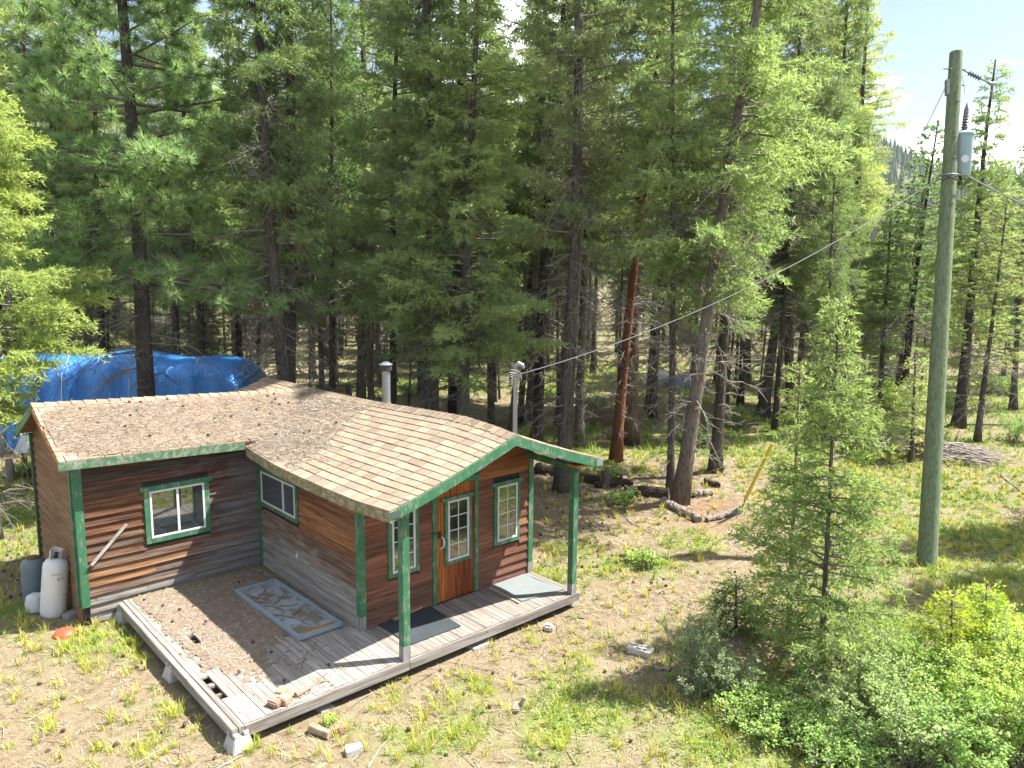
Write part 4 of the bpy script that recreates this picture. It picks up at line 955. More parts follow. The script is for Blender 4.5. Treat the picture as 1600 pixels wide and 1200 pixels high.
# fallen logs, stumps, brush ----------------------------------------------
def barkmat(name, a, b_, s=1.0):
    t = MT(name); p = t.pos(); inf = t.info()
    v = t.n('ShaderNodeTexVoronoi', Vector=t.mapping(p, (22*s, 22*s, 6*s)), Scale=1.0).outputs['Distance']
    n1 = t.noise(t.mapping(p, (12*s, 12*s, 3*s)), 1, 8, .75); n2 = t.noise(p, .8, 4)
    c = t.mix(t.ramp(v, (.05, 0.0), (.55, 1.0)), tuple(x*.45 for x in a), t.mix(n1, a, b_))
    c = t.mix(t.ramp(n2, (.4, 0.0), (.7, .5)), c, (.18, .18, .15))
    c = t.mix(1.0, c, inf.outputs['Color'], 'MULTIPLY')
    return t.done(c, .95, t.bump(t.math('ADD', v, n1), .9, .03), .1)
M_BARK = barkmat('grey_brown_bark', (.075, .062, .054), (.150, .130, .115)); M_LOGD = barkmat('dark_log_bark', (.06, .045, .038), (.13, .10, .08)); M_LOGG = barkmat('silver_log_wood', (.33, .29, .26), (.52, .48, .45), .7)
def log(name, label, a, c, r0, r1, mat, lift=0.0, n=9, cat='fallen log', group=None, stubs=0):
    a = on_ground(*a); c = on_ground(*c); pts = []
    for k in np.linspace(0, 1, n):
        p = a*(1-k)+c*k; p[2] += (r0*(1-k)+r1*k)*.75+lift*k; p += np.array([random.uniform(-.03, .03), random.uniform(-.03, .03), random.uniform(-.01, .01)]); pts.append(p)
    b = MB(); b.tube(pts, [(r0*(1-k)+r1*k)*random.uniform(.92, 1.08) for k in np.linspace(0, 1, n)], 10, wob=.07)
    for _ in range(stubs):
        q = random.choice(pts); d = np.array([random.uniform(-1, 1), random.uniform(-1, 1), random.uniform(.3, 1)]); b.tube([q, q+d*random.uniform(.15, .4)], [r1*.4, r1*.15], 5)
    return tagit(b.build(name, mat, color=(.7, .66, .62)), label, cat, group)
log('fallen_log', 'dark rotten log lying behind the thick trunk right of the porch', (838, 738), (935, 757), .17, .13, M_LOGD)
log('fallen_log', 'charred black log lying behind the leaning tree', (978, 772), (1045, 778), .15, .15, M_LOGD)
log('fallen_log', 'brown end of the log on the right side of the leaning tree', (1076, 776), (1115, 775), .12, .08, M_LOGG)
log('fallen_log', 'thin brown log lying between the two dark logs', (930, 762), (986, 758), .10, .11, M_LOGD)
log('fallen_log', 'short pale grey log slanting onto the end of the thin brown log', (952, 739), (985, 758), .09, .10, M_LOGG)
log('birch_log', 'pale mottled log at the foot of the leaning tree', (1035, 787), (1093, 817), .11, .10, M_LOGG)
log('fallen_log', 'pale split log lying by the guy wire anchor', (1105, 815), (1155, 801), .06, .09, M_LOGG)
log('fallen_log', 'short dark log piece behind the guy wire anchor', (1100, 755), (1122, 762), .09, .09, M_LOGD)
log('fallen_branch', 'thin grey fallen branch sweeping over the grass at the right edge', (1560, 742), (1600, 772), .05, .03, M_LOGG, stubs=3, cat='branch')
log('fallen_pole', 'long thin dead pole lying across the forest floor behind the pole', (1480, 665), (1610, 676), .05, .03, M_LOGG, .3, cat='branch')
log('fallen_branch', 'grey curved dead branch lying in front of the painted block', (1012, 1046), (1048, 1049), .025, .018, M_LOGG, cat='branch')
log('fallen_branch', 'forked dead branch under the mats end of the porch', (880, 965), (915, 968), .012, .008, M_LOGD, cat='branch')
p = on_ground(946, 762); b = MB(); b.tube([p, p+[.02, 0, .25], p+[.0, .03, .48]], [.16, .12, .11], 9, wob=.08); tagit(b.build('stump', M_BARK, color=(1.2, 1.15, 1.1)), 'small grey stump standing among the logs right of the porch', 'stump')
p = on_ground(1436, 716); b = MB(); b.tube([p, p+[.02, 0, .35], p+[.0, .02, .62]], [.36, .30, .29], 12, wob=.12); tagit(b.build('stump', barkmat('red_rotten_wood', (.20, .075, .045), (.34, .15, .09)), color=(1, 1, 1)), 'broken red-brown rotten stump left of the utility pole', 'stump')
def brush_pile(label, px, py, ln, wd, ht, n, ang, mat, lenr):
    p = on_ground(px, py); o = thing('brush_pile', label, 'brush pile', tuple(p), (0, 0, ang)); r = random.Random(px)
    for q in range(n):
        a = r.gauss(0, .6); x, y = r.uniform(-ln, ln)*.5, r.uniform(-wd, wd)*.5; L = r.uniform(*lenr); z = r.uniform(.02, ht)*(1-abs(y)/wd)*(1-.6*abs(x)/ln)+.02
        d = Vector((math.cos(a), math.sin(a), r.uniform(-.12, .12))); c0 = Vector((x, y, z))
        b = MB(); r0 = r.uniform(.01, .03); b.tube([c0-d*L/2, c0+Vector((0, r.uniform(-.05, .05), r.uniform(0, .05))), c0+d*L/2], [r0, r0*.8, r0*.3], 5); b.build('stick', mat, o, (r.uniform(.8, 1.2),)*3)
    return o
M_STICK = plain('bleached_stick', (.40, .35, .33), .9, .25, 12)
brush_pile('heap of bleached grey sticks right of the utility pole', 1497, 716, 2.0, 1.3, .5, 110, math.atan2(rh[1], rh[0])-.7, M_STICK, (.4, 1.5))
brush_pile('pile of brown dead branches in the trees beyond the porch roof', 944, 660, 1.6, 1.0, .7, 50, .4, plain('brown_stick', (.20, .12, .08), .9, .3, 12), (.5, 1.3))
brush_pile('dark brush heap behind the leaning tree', 1105, 690, 1.6, 1.0, .6, 40, .9, plain('dark_stick', (.16, .13, .12), .9, .3, 12), (.6, 1.4))
brush_pile('low heap of grey brush among the small trees left of the pole', 1385, 702, 1.6, 1.0, .4, 40, .2, M_STICK, (.5, 1.2))
# ------------------------------------------------------------------ trees
def leafmat(name, trans=.35, rough=.55, wild=.35):
    t = MT(name); tn = t.n('ShaderNodeAttribute', _attribute_name='tint').outputs['Fac']; oc = t.info().outputs['Color']
    c = t.mix(tn, t.mix(1.0, oc, (.74, .80, .82), 'MULTIPLY'), t.mix(1.0, oc, (1.32, 1.30, 1.15), 'MULTIPLY'))
    p = t.n('ShaderNodeBsdfPrincipled', Base_Color=c, Roughness=rough); p.inputs['Specular IOR Level'].default_value = .25
    tr = t.n('ShaderNodeBsdfTranslucent', Color=t.mix(1.0, c, (1.12, 1.2, .75), 'MULTIPLY'))
    ms = t.n('ShaderNodeMixShader', i0=trans, i1=p, i2=tr); t.put(t.o.inputs[0], ms); return t.m
M_NEEDLE = leafmat('conifer_needles', .50); M_LEAF = leafmat('shrub_leaves', .48); M_GRASS = leafmat('grass_blades', .35)
M_LIMB = plain('dead_grey_limb', (.22, .20, .17), .95, .25, 6)
def nrm(v): return v/np.maximum(np.linalg.norm(v, axis=-1, keepdims=True), 1e-6)
def tri_tufts(P, D, L, Wd, r):
    """one pointed leaf-sized triangle per tuft"""
    n = len(P); side = nrm(np.cross(D, r.normal(size=(n, 3))))*(Wd[:, None]/2)
    V = np.stack([P-side, P+side, P+D*L[:, None]], 1).reshape(-1, 3)
    return V, np.arange(3*n).reshape(-1, 3)
def sticks(A, Bm, C, r0, r1):
    """bent three-sided limbs through three points"""
    n = len(A); d = nrm(C-A); ref = np.where(np.abs(d[:, 2:3]) > .9, [[1., 0, 0]], [[0, 0, 1.]]); a = nrm(np.cross(d, ref)); c = np.cross(d, a); Vs = []
    for P, rr in ((A, r0), (Bm, (r0+r1)/2), (C, r1)):
        for j in range(3):
            an = 2.0944*j; Vs.append(P+(a*math.cos(an)+c*math.sin(an))*rr[:, None])
    V = np.stack(Vs, 1).reshape(-1, 3); b = np.arange(n)*9; F = []
    for lv in range(2):
        for j in range(3): F.append(np.stack([b+lv*3+j, b+lv*3+(j+1) % 3, b+lv*3+3+(j+1) % 3, b+lv*3+3+j], 1))
    return V, np.concatenate(F)
def merge(parts):
    Vs, Fs, o = [], [], 0
    for V, F in parts: Vs.append(V); Fs.append(F+o); o += len(V)
    return np.concatenate(Vs), Fs
class Proto: pass
def trunk_mesh(H, r0, r, seed, bend, top=.03):
    b = MB(); random.seed(seed); n = 14; pts = []; rad = []
    for k in np.linspace(0, 1, n)**1.15:
        z = k*H; pts.append((bend(z)[0], bend(z)[1], z-.15 if k == 0 else z)); rad.append(r0*((1-.93*k**.85)*(1+.45*math.exp(-z/.35)))+top*.3)
    b.tube(pts, rad, 10, wob=.05)
    me = bpy.data.meshes.new('trunk'); me.from_pydata(b.v, [], b.f); me.materials.append(M_BARK); me.polygons.foreach_set('use_smooth', np.ones(len(me.polygons), bool)); return me
def gen_fir(seed, H, cb, L, nb, r0, tl=.12, tw=.030, gap=.035, sub=.50, ndead=60, deadlen=1.3, droop=.21, power=.8, clump=.5, start=.22):
    r = np.random.default_rng(seed); P = Proto(); P.H = H; P.r0 = r0
    ph = r.random(4)*6; am = .012*H*.3
    bend = lambda z: (am*np.sin(z*.35+ph[0])-am*np.sin(ph[0]), am*np.sin(z*.28+ph[1])-am*np.sin(ph[1]))
    P.trunk = trunk_mesh(H, r0, r, seed, bend)
    u = np.sort(r.random(nb)**.9); z = cb+(H-cb)*u*.985; az = np.arange(nb)*2.39996+r.normal(0, .5, nb)
    l = (L*(1-u)**power*r.uniform(.5, 1.12, nb)+.16)*np.where(u < .12, .55+3.75*u, 1)
    nz_ = np.sin(az*1.0+z*1.7+ph[2])+np.sin(2*az-z*1.1+ph[3])       # clumpy: whole sprays missing here, longer there
    l *= np.clip(1+clump*.35*nz_, .35, 1.5); keep = r.random(nb) < np.clip(.85+clump*.25*nz_, .25, 1); z, az, l, u = z[keep], az[keep], l[keep], u[keep]; nb = len(z)
    dh = np.stack([np.cos(az), np.sin(az)], 1); up = r.uniform(-.08, .42, nb)+.65*np.maximum(u-.55, 0); dr = droop*r.uniform(.6, 1.3, nb)*(1-.6*u)
    def curve(i, s):
        bx, by = bend(z[i]); rad = l[i]*s
        return np.stack([bx+dh[i, 0]*rad, by+dh[i, 1]*rad, z[i]+l[i]*(up[i]*s-dr[i]*s*s*1.5+dr[i]*.75*s**3)], 1)
    cnt = np.maximum(3, (l/gap).astype(int)); i = np.repeat(np.arange(nb), cnt); n = len(i)
    s = r.uniform(start, 1.0, n)**.85; p0 = curve(i, s); sd = r.choice([-1, 1], n); an = np.arctan2(dh[i, 1], dh[i, 0])+sd*r.uniform(.45, 1.15, n)
    tlen = sub*np.sqrt(np.maximum(l[i], .2))*(1-.72*s)*r.uniform(.5, 1.15, n)+.09
    td = nrm(np.stack([np.cos(an), np.sin(an), r.normal(-.06, .42, n)], 1))
    k = np.maximum(2, (tlen/(gap*.95)).astype(int)); j = np.repeat(np.arange(n), k); m_ = len(j); q = r.random(m_)
    pp = p0[j]+td[j]*(tlen[j]*q)[:, None]; pp[:, 2] -= .22*tlen[j]*q*q
    D = nrm(td[j]*.75+r.normal(0, .5, (m_, 3))+[0, 0, .10])
    V, F = tri_tufts(pp, D, tl*r.uniform(.6, 1.3, m_), tw*r.uniform(.7, 1.3, m_), r)
    bt = r.normal(.42, .16, nb); tint = np.clip(bt[i][j]+.22*(q-.4)+r.normal(0, .13, m_), 0, 1)
    P.crown = mesh_np('crown', V, [F], M_NEEDLE, tint=np.repeat(tint, 3)); P.ntri = m_
    # limbs: live ones inside the crown, bare dead ones below it
    ii = np.arange(nb); z0 = np.zeros(nb); parts = [sticks(curve(ii, z0), curve(ii, z0+.5), curve(ii, z0+.97), .008+.011*l, z0+.004)]
    if ndead:
        zz = r.uniform(.8, cb+.35*(H-cb), ndead); a2 = r.random(ndead)*6.283; ll = deadlen*r.uniform(.25, 1.15, ndead)*np.where(zz < 2.2, .6, 1); dd = np.stack([np.cos(a2), np.sin(a2), r.uniform(-.35, .15, ndead)], 1)
        A = np.stack([bend(zz)[0], bend(zz)[1], zz], 1); C = A+dd*ll[:, None]; C[:, 2] -= .16*ll**2; Bm = (A+C)/2; Bm[:, 2] += .10*ll
        parts.append(sticks(A, Bm, C, .010+.008*ll, np.full(ndead, .005)))
        kk = np.repeat(np.arange(ndead), 11); nn = len(kk); s2 = r.uniform(.25, 1, nn); p = A[kk]*(1-s2)[:, None]+C[kk]*s2[:, None]; p[:, 2] += .10*ll[kk]*4*s2*(1-s2)*.9
        d2 = nrm(dd[kk]*.6+r.normal(0, .55, (nn, 3))+[0, 0, -.18]); l2 = ll[kk]*r.uniform(.15, .45, nn); C2 = p+d2*l2[:, None]; C2[:, 2] -= .12*l2
        parts.append(sticks(p, (p+C2)/2+r.normal(0, .02, (nn, 3)), C2, np.full(nn, .008), np.full(nn, .004)))
    V, F = merge(parts); P.limbs = mesh_np('limbs', V, F, M_LIMB); return P
def gen_pine(seed, H, cb, L, nb, r0, needle=.20, nw=.013, clus=9, ndead=40, per=46):
    r = np.random.default_rng(seed); P = Proto(); P.H = H; P.r0 = r0; ph = r.random(3)*6; am = .004*H
    bend = lambda z: (am*np.sin(z*.3+ph[0])-am*np.sin(ph[0]), am*np.sin(z*.25+ph[1])-am*np.sin(ph[1]))
    P.trunk = trunk_mesh(H, r0, r, seed, bend)
    u = np.sort(r.random(nb)); z = cb+(H-cb)*u*.98; az = np.arange(nb)*2.39996+r.normal(0, .4, nb); l = L*(1-u)**.55*r.uniform(.55, 1.1, nb)+.3
    dh = np.stack([np.cos(az), np.sin(az)], 1); up = r.uniform(-.15, .25, nb)+.5*u
    def curve(i, s): bx, by = bend(z[i]); return np.stack([bx+dh[i, 0]*l[i]*s, by+dh[i, 1]*l[i]*s, z[i]+l[i]*(up[i]*s-.35*s*s+.28*s**3)], 1)
    cnt = np.maximum(3, (clus*l/L*1.2).astype(int)); i = np.repeat(np.arange(nb), cnt); n = len(i); s = r.uniform(.28, 1.03, n); p0 = curve(i, s)
    off = r.normal(0, 1, (n, 3))*(.22+.20*l[i]*(1-s))[:, None]*[1, 1, .45]; e = p0+off; j = np.repeat(np.arange(n), per); m_ = len(j)
    axis = nrm(np.concatenate([dh[i]*.7, np.full((n, 1), .45)], 1)+off*.8); D = nrm(axis[j]*.55+r.normal(0, .62, (m_, 3)))
    V, F = tri_tufts(e[j]-axis[j]*(.10*r.random(m_))[:, None], D, needle*r.uniform(.7, 1.15, m_), np.full(m_, nw), r)
    bt = r.normal(.5, .18, n); tint = np.clip(bt[j]+r.normal(0, .12, m_), 0, 1); P.crown = mesh_np('crown', V, [F], M_NEEDLE, tint=np.repeat(tint, 3)); P.ntri = m_
    ii = np.arange(nb); z0 = np.zeros(nb); parts = [sticks(curve(ii, z0), curve(ii, z0+.5), curve(ii, z0+.97), .015+.013*l, z0+.008), sticks(p0, (p0+e)/2, e, np.full(n, .008), np.full(n, .004))]
    if ndead:
        zz = r.uniform(1.8, cb+1, ndead); a2 = r.random(ndead)*6.283; ll = r.uniform(.4, 2.4, ndead); dd = np.stack([np.cos(a2), np.sin(a2), r.uniform(-.3, .15, ndead)], 1)
        A = np.stack([bend(zz)[0], bend(zz)[1], zz], 1); C = A+dd*ll[:, None]; C[:, 2] -= .14*ll**2; Bm = (A+C)/2; Bm[:, 2] += .12*ll; parts.append(sticks(A, Bm, C, .010+.008*ll, np.full(ndead, .004)))
        kk = np.repeat(np.arange(ndead), 9); nn = len(kk); s2 = r.uniform(.25, 1, nn); p = A[kk]*(1-s2)[:, None]+C[kk]*s2[:, None]; p[:, 2] += .10*ll[kk]*4*s2*(1-s2)
        d2 = nrm(dd[kk]*.5+r.normal(0, .55, (nn, 3))+[0, 0, -.3]); l2 = ll[kk]*r.uniform(.15, .5, nn); C2 = p+d2*l2[:, None]; C2[:, 2] -= .25*l2**2
        parts.append(sticks(p, (p+C2)/2+r.normal(0, .03, (nn, 3)), C2, np.full(nn, .007), np.full(nn, .003)))
    V, F = merge(parts); P.limbs = mesh_np('limbs', V, F, M_LIMB); return P
PR = dict(
    F0=gen_fir(11, 20, 3.9, 2.6, 330, .23, ndead=90, deadlen=1.6), F1=gen_fir(12, 19, 4.6, 2.3, 300, .19, ndead=100, deadlen=1.6, clump=.7),
    F2=gen_fir(13, 22, 6.2, 2.0, 270, .21, ndead=120, deadlen=1.7, clump=.8), F3=gen_fir(14, 16, 3.0, 2.7, 290, .20, ndead=40, deadlen=1.8, tl=.125, tw=.032),
    F4=gen_fir(15, 13, 3.2, 1.6, 190, .12, ndead=60, deadlen=1.1), F5=gen_fir(16, 21, 8.5, 1.8, 210, .17, ndead=110, deadlen=1.2, clump=.9),
    F6=gen_fir(17, 9, 1.2, 1.5, 170, .09, ndead=24, deadlen=.8), F7=gen_fir(18, 18, 5.5, 1.75, 220, .15, ndead=120, deadlen=1.4, clump=1.0, power=.6),
    P0=gen_pine(21, 21, 5.4, 3.4, 110, .25, .27, .028, 24, 56, 62), P1=gen_pine(22, 14, 4.5, 1.7, 80, .12, .16, .026, 9, 70, 44),
    D1=gen_fir(24, 9, 3.5, .7, 40, .07, ndead=170, deadlen=1.5, clump=1), D2=gen_fir(25, 7, 1.2, 1.3, 120, .06, ndead=120, deadlen=1.4, clump=.8),
    D0=gen_fir(23, 13, 7.5, .8, 30, .13, ndead=150, deadlen=1.5, clump=1),
    Y0=gen_fir(31, 5.6, .12, 1.52, 215, .055, tl=.085, tw=.026, gap=.030, sub=.31, ndead=0, droop=.10, power=1.22, clump=.35, start=.10),
    Y1=gen_fir(32, 4.6, .15, 1.15, 105, .045, tl=.085, tw=.022, gap=.032, sub=.32, ndead=0, droop=.12, power=1.5, clump=.4, start=.10),
    Y2=gen_fir(33, 1.7, .05, .62, 80, .022, tl=.075, tw=.022, gap=.028, sub=.26, ndead=0, droop=.05, power=.9, clump=.3, start=.08),
    Y3=gen_fir(34, 3.6, .5, 1.0, 110, .05, tl=.10, tw=.03, gap=.045, sub=.32, ndead=6, deadlen=.5, droop=.2, power=.8, clump=.5))
FIRG = (.215, .280, .130); YEL = (.33, .365, .165); BRI = (.275, .345, .155); DRK = (.125, .185, .075); PINEC = (.225, .320, .155); GRY = (.215, .250, .135)
def tree(key, base, top, H, rad, spread, name, label, group=None, leaf=FIRG, bark=(1, 1, 1), rz=None, limbc=None):
    P = PR[key]; d = Vector(top)-Vector(base); d.normalize()
    o = thing(name, label, 'tree', tuple(base), group=group)
    q = Vector((0, 0, 1)).rotation_difference(d) @ Matrix.Rotation(random.uniform(0, 6.28) if rz is None else rz, 4, 'Z').to_quaternion()
    o.rotation_mode = 'QUATERNION'; o.rotation_quaternion = q
    hs = H/P.H; ts = rad/P.r0
    t_ = link('trunk', P.trunk, o, bark); t_.scale = (ts, ts, hs)
    l_ = link('limbs', P.limbs, o); l_.scale = (spread, spread, hs)
    c_ = link('crown', P.crown, o, leaf); c_.scale = (spread, spread, hs)
    return o
def key_tree(key, bp, second, wpx, H, spread, name, label, leaf=FIRG, bark=(1, 1, 1), rz=None):
    base = on_ground(bp[0], bp[1]) if len(bp) == 2 else atd(bp[0], 600, bp[2])
    if len(bp) == 3:
        base = CAM*[1, 1, 0]+fh*bp[2]*1.0; base += rh*((bp[0]-800)/FPX*bp[2]); base[2] = float(ground_z(base[0], base[1]))
    dv = ray(*second); t = ((base-CAM)@fh)/(dv@fh); Q = CAM+dv*t
    dep = (base-CAM)@fh; rad = wpx*dep/FPX/2
    return tree(key, base, Q, H, rad, spread, name, label, None, leaf, bark, rz)
V3 = lambda c, k: tuple(x*k for x in c)
key_tree('P0', (218, None, 19.0), (203, 250), 29, 21, 1.0, 'pine_tree', 'big pine with long pale needles and dark trunk before the blue tarpaulin', PINEC, (.75, .75, .78), rz=.6)
key_tree('F3', (-42, None, 15.6), (-70, 100), 20, 13.0, .84, 'fir_tree', 'yellow-green fir crowding the left edge above the cabin end', (.35, .41, .15), rz=1.2)
key_tree('F2', (452, None, 19.5), (412, 10), 25, 21, .85, 'fir_tree', 'tall thin fir, left of the twin stems behind the cabin ridge', FIRG, (.85, .85, .85))
key_tree('F7', (440, None, 20.2), (441, 10), 25, 20, .85, 'fir_tree', 'tall straight fir, right of the twin stems behind the cabin ridge', FIRG, (.85, .85, .85))
key_tree('F0', (675, None, 20.5), (668, 300), 27, 18, .92, 'fir_tree', 'full green fir behind the roof right of the stove pipe', FIRG, (.9, .9, .9), rz=2.0)
key_tree('F2', (707, None, 21.6), (716, 300), 23, 22, .9, 'fir_tree', 'fir with blackened trunk touching its grey-barked neighbour', FIRG, (.35, .33, .33))
key_tree('F0', (722, None, 19.6), (738, 200), 24, 15.5, .90, 'fir_tree', 'grey-barked fir with low drooping boughs, right of the blackened trunk', BRI, (1, 1, 1), rz=4.1)
key_tree('F1', (610, None, 23.0), (622, 200), 14, 19, .95, 'fir_tree', 'slim fir directly behind the galvanised stove pipe', FIRG, (.5, .5, .5))
key_tree('F4', (515, None, 25.0), (515, 200), 12, 16, 1.0, 'fir_tree', 'slender fir beside the green play bench', DRK, (.9, .85, .8))
key_tree('D0', (577, None, 25.0), (574, 400), 14, 8.0, 1.0, 'fir_tree', 'short broken brown-trunked tree right of the green play bench', GRY, (1.6, 1.25, 1.0))
key_tree('F4', (768, None, 26.0), (762, 300), 12, 15, 1.0, 'fir_tree', 'slender fir left of the service mast', FIRG, (.9, .8, .75))
key_tree('F2', (838, 702), (868, 250), 18, 21, .9, 'fir_tree', 'dark fir leaning slightly right, just right of the service mast', FIRG, (.5, .48, .48))
key_tree('F2', (879, 767), (893, 150), 24, 22, .9, 'fir_tree', 'thick-footed fir rising behind the right porch post', GRY, (1, 1, 1), rz=5.0)
key_tree('F5', (905, 702), (915, 400), 15, 19, .9, 'fir_tree', 'grey-stemmed fir with moss-green tufts right of the thick-footed fir', GRY, (1.15, 1.15, 1.1))
key_tree('F5', (962, 720), (1000, 330), 17, 20, .95, 'fir_tree', 'fir with orange-red stripped bark leaning right', GRY, (1.5, .72, .5))
key_tree('F7', (986, 694), (1001, 250), 21, 20, 1.0, 'fir_tree', 'brown thick-barked fir close behind the orange-red one', BRI, (1.25, 1.0, .85))
key_tree('F7', (1019, 652), (1040, 350), 12, 18, 1.0, 'fir_tree', 'thin dark fir just right of the brown thick-barked one', GRY, (.7, .65, .6))
key_tree('F4', (1012, 640), (1030, 350), 9, 15, 1.1, 'fir_tree', 'thin fir standing by the far grey covered heap', GRY, (.7, .65, .6))
key_tree('F7', (1047, 772), (1052, 350), 12, 17, .75, 'fir_tree', 'thin grey-stemmed fir beside the leaning tree', BRI, (1.1, 1.1, 1.15))
key_tree('F1', (1062, 786), (1150, 260), 25, 21, 1.05, 'fir_tree', 'big leaning fir with bright spreading boughs over the logs', BRI, (1.5, 1.4, 1.35), rz=.3)
key_tree('F4', (1118, 736), (1134, 450), 18, 15, 1.2, 'fir_tree', 'fir with grey dead lower boughs right of the leaning tree', FIRG, (.9, .85, .8))
key_tree('F1', (1192, 652), (1208, 520), 17, 19, 1.0, 'fir_tree', 'stout fir behind the yellow guy guard', YEL, (1, .95, .9), rz=2.2)
key_tree('F0', (1237, 655), (1232, 500), 15, 19, .95, 'fir_tree', 'dark-footed fir behind the tips of the young firs', BRI, (.7, .65, .6), rz=3.3)
key_tree('F1', (1167, 600), (1170, 500), 12, 18, 1.0, 'fir_tree', 'far fir left of the stout one behind the guy guard', YEL)
key_tree('F0', (1285, None, 33.0), (1280, 300), 16, 20, .95, 'fir_tree', 'tall bright fir at the edge of the open sky', BRI, rz=1.0)
key_tree('F1', (1315, None, 40.0), (1312, 300), 14, 21, 1.1, 'fir_tree', 'yellowish fir whose ragged side meets the open sky', YEL)
key_tree('F4', (1497, 668), (1560, 135), 17, 13.2, 1.05, 'fir_tree', 'dark-trunked fir with pointed top right of the utility pole', BRI, (.6, .58, .58), rz=.8)
key_tree('P1', (1527, 690), (1556, 420), 10, 8.6, .85, 'pine_tree', 'slim grey-trunked pine, nearest of those right of the utility pole', YEL, (1, 1, 1.05))
key_tree('F4', (1583, 640), (1600, 330), 10, 11.5, 1.0, 'fir_tree', 'thin fir cut by the right edge of the view', FIRG)
key_tree('P1', (1398, 640), (1437, 380), 11, 10.5, .9, 'pine_tree', 'thin dark pine leaning right, left of the utility pole', PINEC, (.6, .58, .58))
key_tree('P1', (1408, 650), (1452, 300), 12, 11.6, 1.0, 'pine_tree', 'dark-trunked pine close left of the utility pole', PINEC, (.5, .5, .5))
key_tree('F4', (1375, 640), (1390, 380), 9, 9.0, .9, 'fir_tree', 'small pointed fir against the blue hill', BRI)
key_tree('Y3', (1424, 722), (1428, 600), 7, 3.3, 1.1, 'young_fir', 'little fir with grey dead lower twigs left of the utility pole', YEL)
key_tree('Y3', (1340, 700), (1342, 600), 6, 3.0, 1.0, 'young_fir', 'little pale fir behind the tops of the young firs', GRY)
key_tree('Y0', (1283, 1042), (1314, 470), 9, 5.5, 1.0, 'young_fir', 'taller of two young firs growing side by side before the utility pole', (.245, .31, .12), (1.2, 1.2, 1.0), rz=1.0)
key_tree('Y1', (1232, 992), (1250, 570), 8, 4.45, 1.0, 'young_fir', 'shorter of two young firs, the left one with yellow tips', (.29, .34, .13), (1.2, 1.2, 1.0), rz=2.0)
key_tree('Y2', (1485, 1075), (1487, 950), 4, 1.45, 1.0, 'fir_seedling', 'yellow-green fir seedling among the shrubs below the utility pole', (.36, .40, .055))
key_tree('Y2', (1537, 1050), (1541, 930), 4, 1.35, 1.0, 'fir_seedling', 'lime fir seedling with dark stem nearer the right edge', (.34, .42, .06), rz=2.5)
key_tree('Y2', (1150, 985), (1150, 900), 4, .95, .9, 'fir_seedling', 'small dark fir seedling left of the young firs', (.13, .19, .06), rz=1.4)
# the shade on the right-hand grass comes from firs standing out of view on that side
for px_, py_, up_, H in ((1575, 850, 7.5, 12.5), (1640, 935, 6.0, 11.0)):
    p = on_ground(px_, py_); b_ = p+np.array([.61, -.327, 0])*up_; b_[2] = float(ground_z(b_[0], b_[1]))
    if (b_-CAM)@rh/((b_-CAM)@fh) > .78: tree('F4', b_, b_+[0, 0, 1], H, .13, 1.0, 'fir_tree', '%s fir standing beyond the right edge that shades the grass' % ('farther' if px_ == 1575 else 'nearer'), 'firs shading the right-hand grass', BRI)
# crowded trees behind
br = np.random.default_rng(41); placed = []
def far_tree(px, dep, keys, H, label, group, leafs, spread=(.62, .92)):
    b_ = CAM*[1, 1, 0]+fh*dep+rh*((px-800)/FPX*dep); b_[2] = float(ground_z(b_[0], b_[1]))
    k = keys[br.integers(len(keys))]; P = PR[k]; lf = np.array(leafs[br.integers(len(leafs))])*br.uniform(.85, 1.2)
    v = br.uniform(.45, 1.05); top = b_+np.array([br.normal(0, .03), br.normal(0, .03), 1])
    tree(k, b_, top, H, br.uniform(.09, .17)*H/16, br.uniform(*spread), 'pine_tree' if k[0] == 'P' else 'fir_tree', label, group, tuple(lf), (v, v*.95, v*.9), br.uniform(0, 6.28))
n = 0
while n < 112:
    dep = 27+(br.random()**1.25)*62; px = br.uniform(-120, 1335); lat = (px-800)/FPX*dep
    if px < 450 and dep < 29: continue
    if 890 < px < 1130 and dep < 34: continue
    if 440 < px < 640 and dep < 36: continue
    if any((lat-a)**2+(dep-b_)**2 < 2.2 for a, b_ in placed): continue
    placed.append((lat, dep)); n += 1
    far_tree(px, dep, ['F0', 'F1', 'F2', 'F5', 'F7', 'F4', 'F7', 'F2', 'P1'], br.uniform(15, 21.5), 'slim conifer in the crowded wood behind the cabin', 'conifers crowded behind the cabin', [FIRG, BRI, GRY, YEL, BRI])
for px, dep, k, lf in ((40, 29.5, 'F1', BRI), (92, 31, 'F0', FIRG), (150, 30, 'F1', BRI), (268, 29.5, 'F1', FIRG), (318, 31, 'F0', BRI), (372, 33, 'F1', FIRG), (560, 28, 'F1', BRI), (500, 30, 'F0', FIRG)):
    LAB = {40: 'bright full fir behind the left end of the blue tarpaulin', 92: 'dark full fir behind the blue tarpaulin, second from its left end', 150: 'bright full fir behind the blue tarpaulin, just left of the big pine trunk', 268: 'dark full fir behind the tarpaulin, just right of the big pine trunk', 318: 'bright full fir behind the right half of the blue tarpaulin', 372: 'dark full fir behind the right end of the blue tarpaulin', 560: 'bright full fir behind the stump-like broken tree', 500: 'dark full fir behind the slender fir at the play bench'}
    far_tree(px, dep, [k], br.uniform(18, 21), LAB[px], 'full-crowned firs in the row behind the cabin', [lf], (.95, 1.15))
n = 0
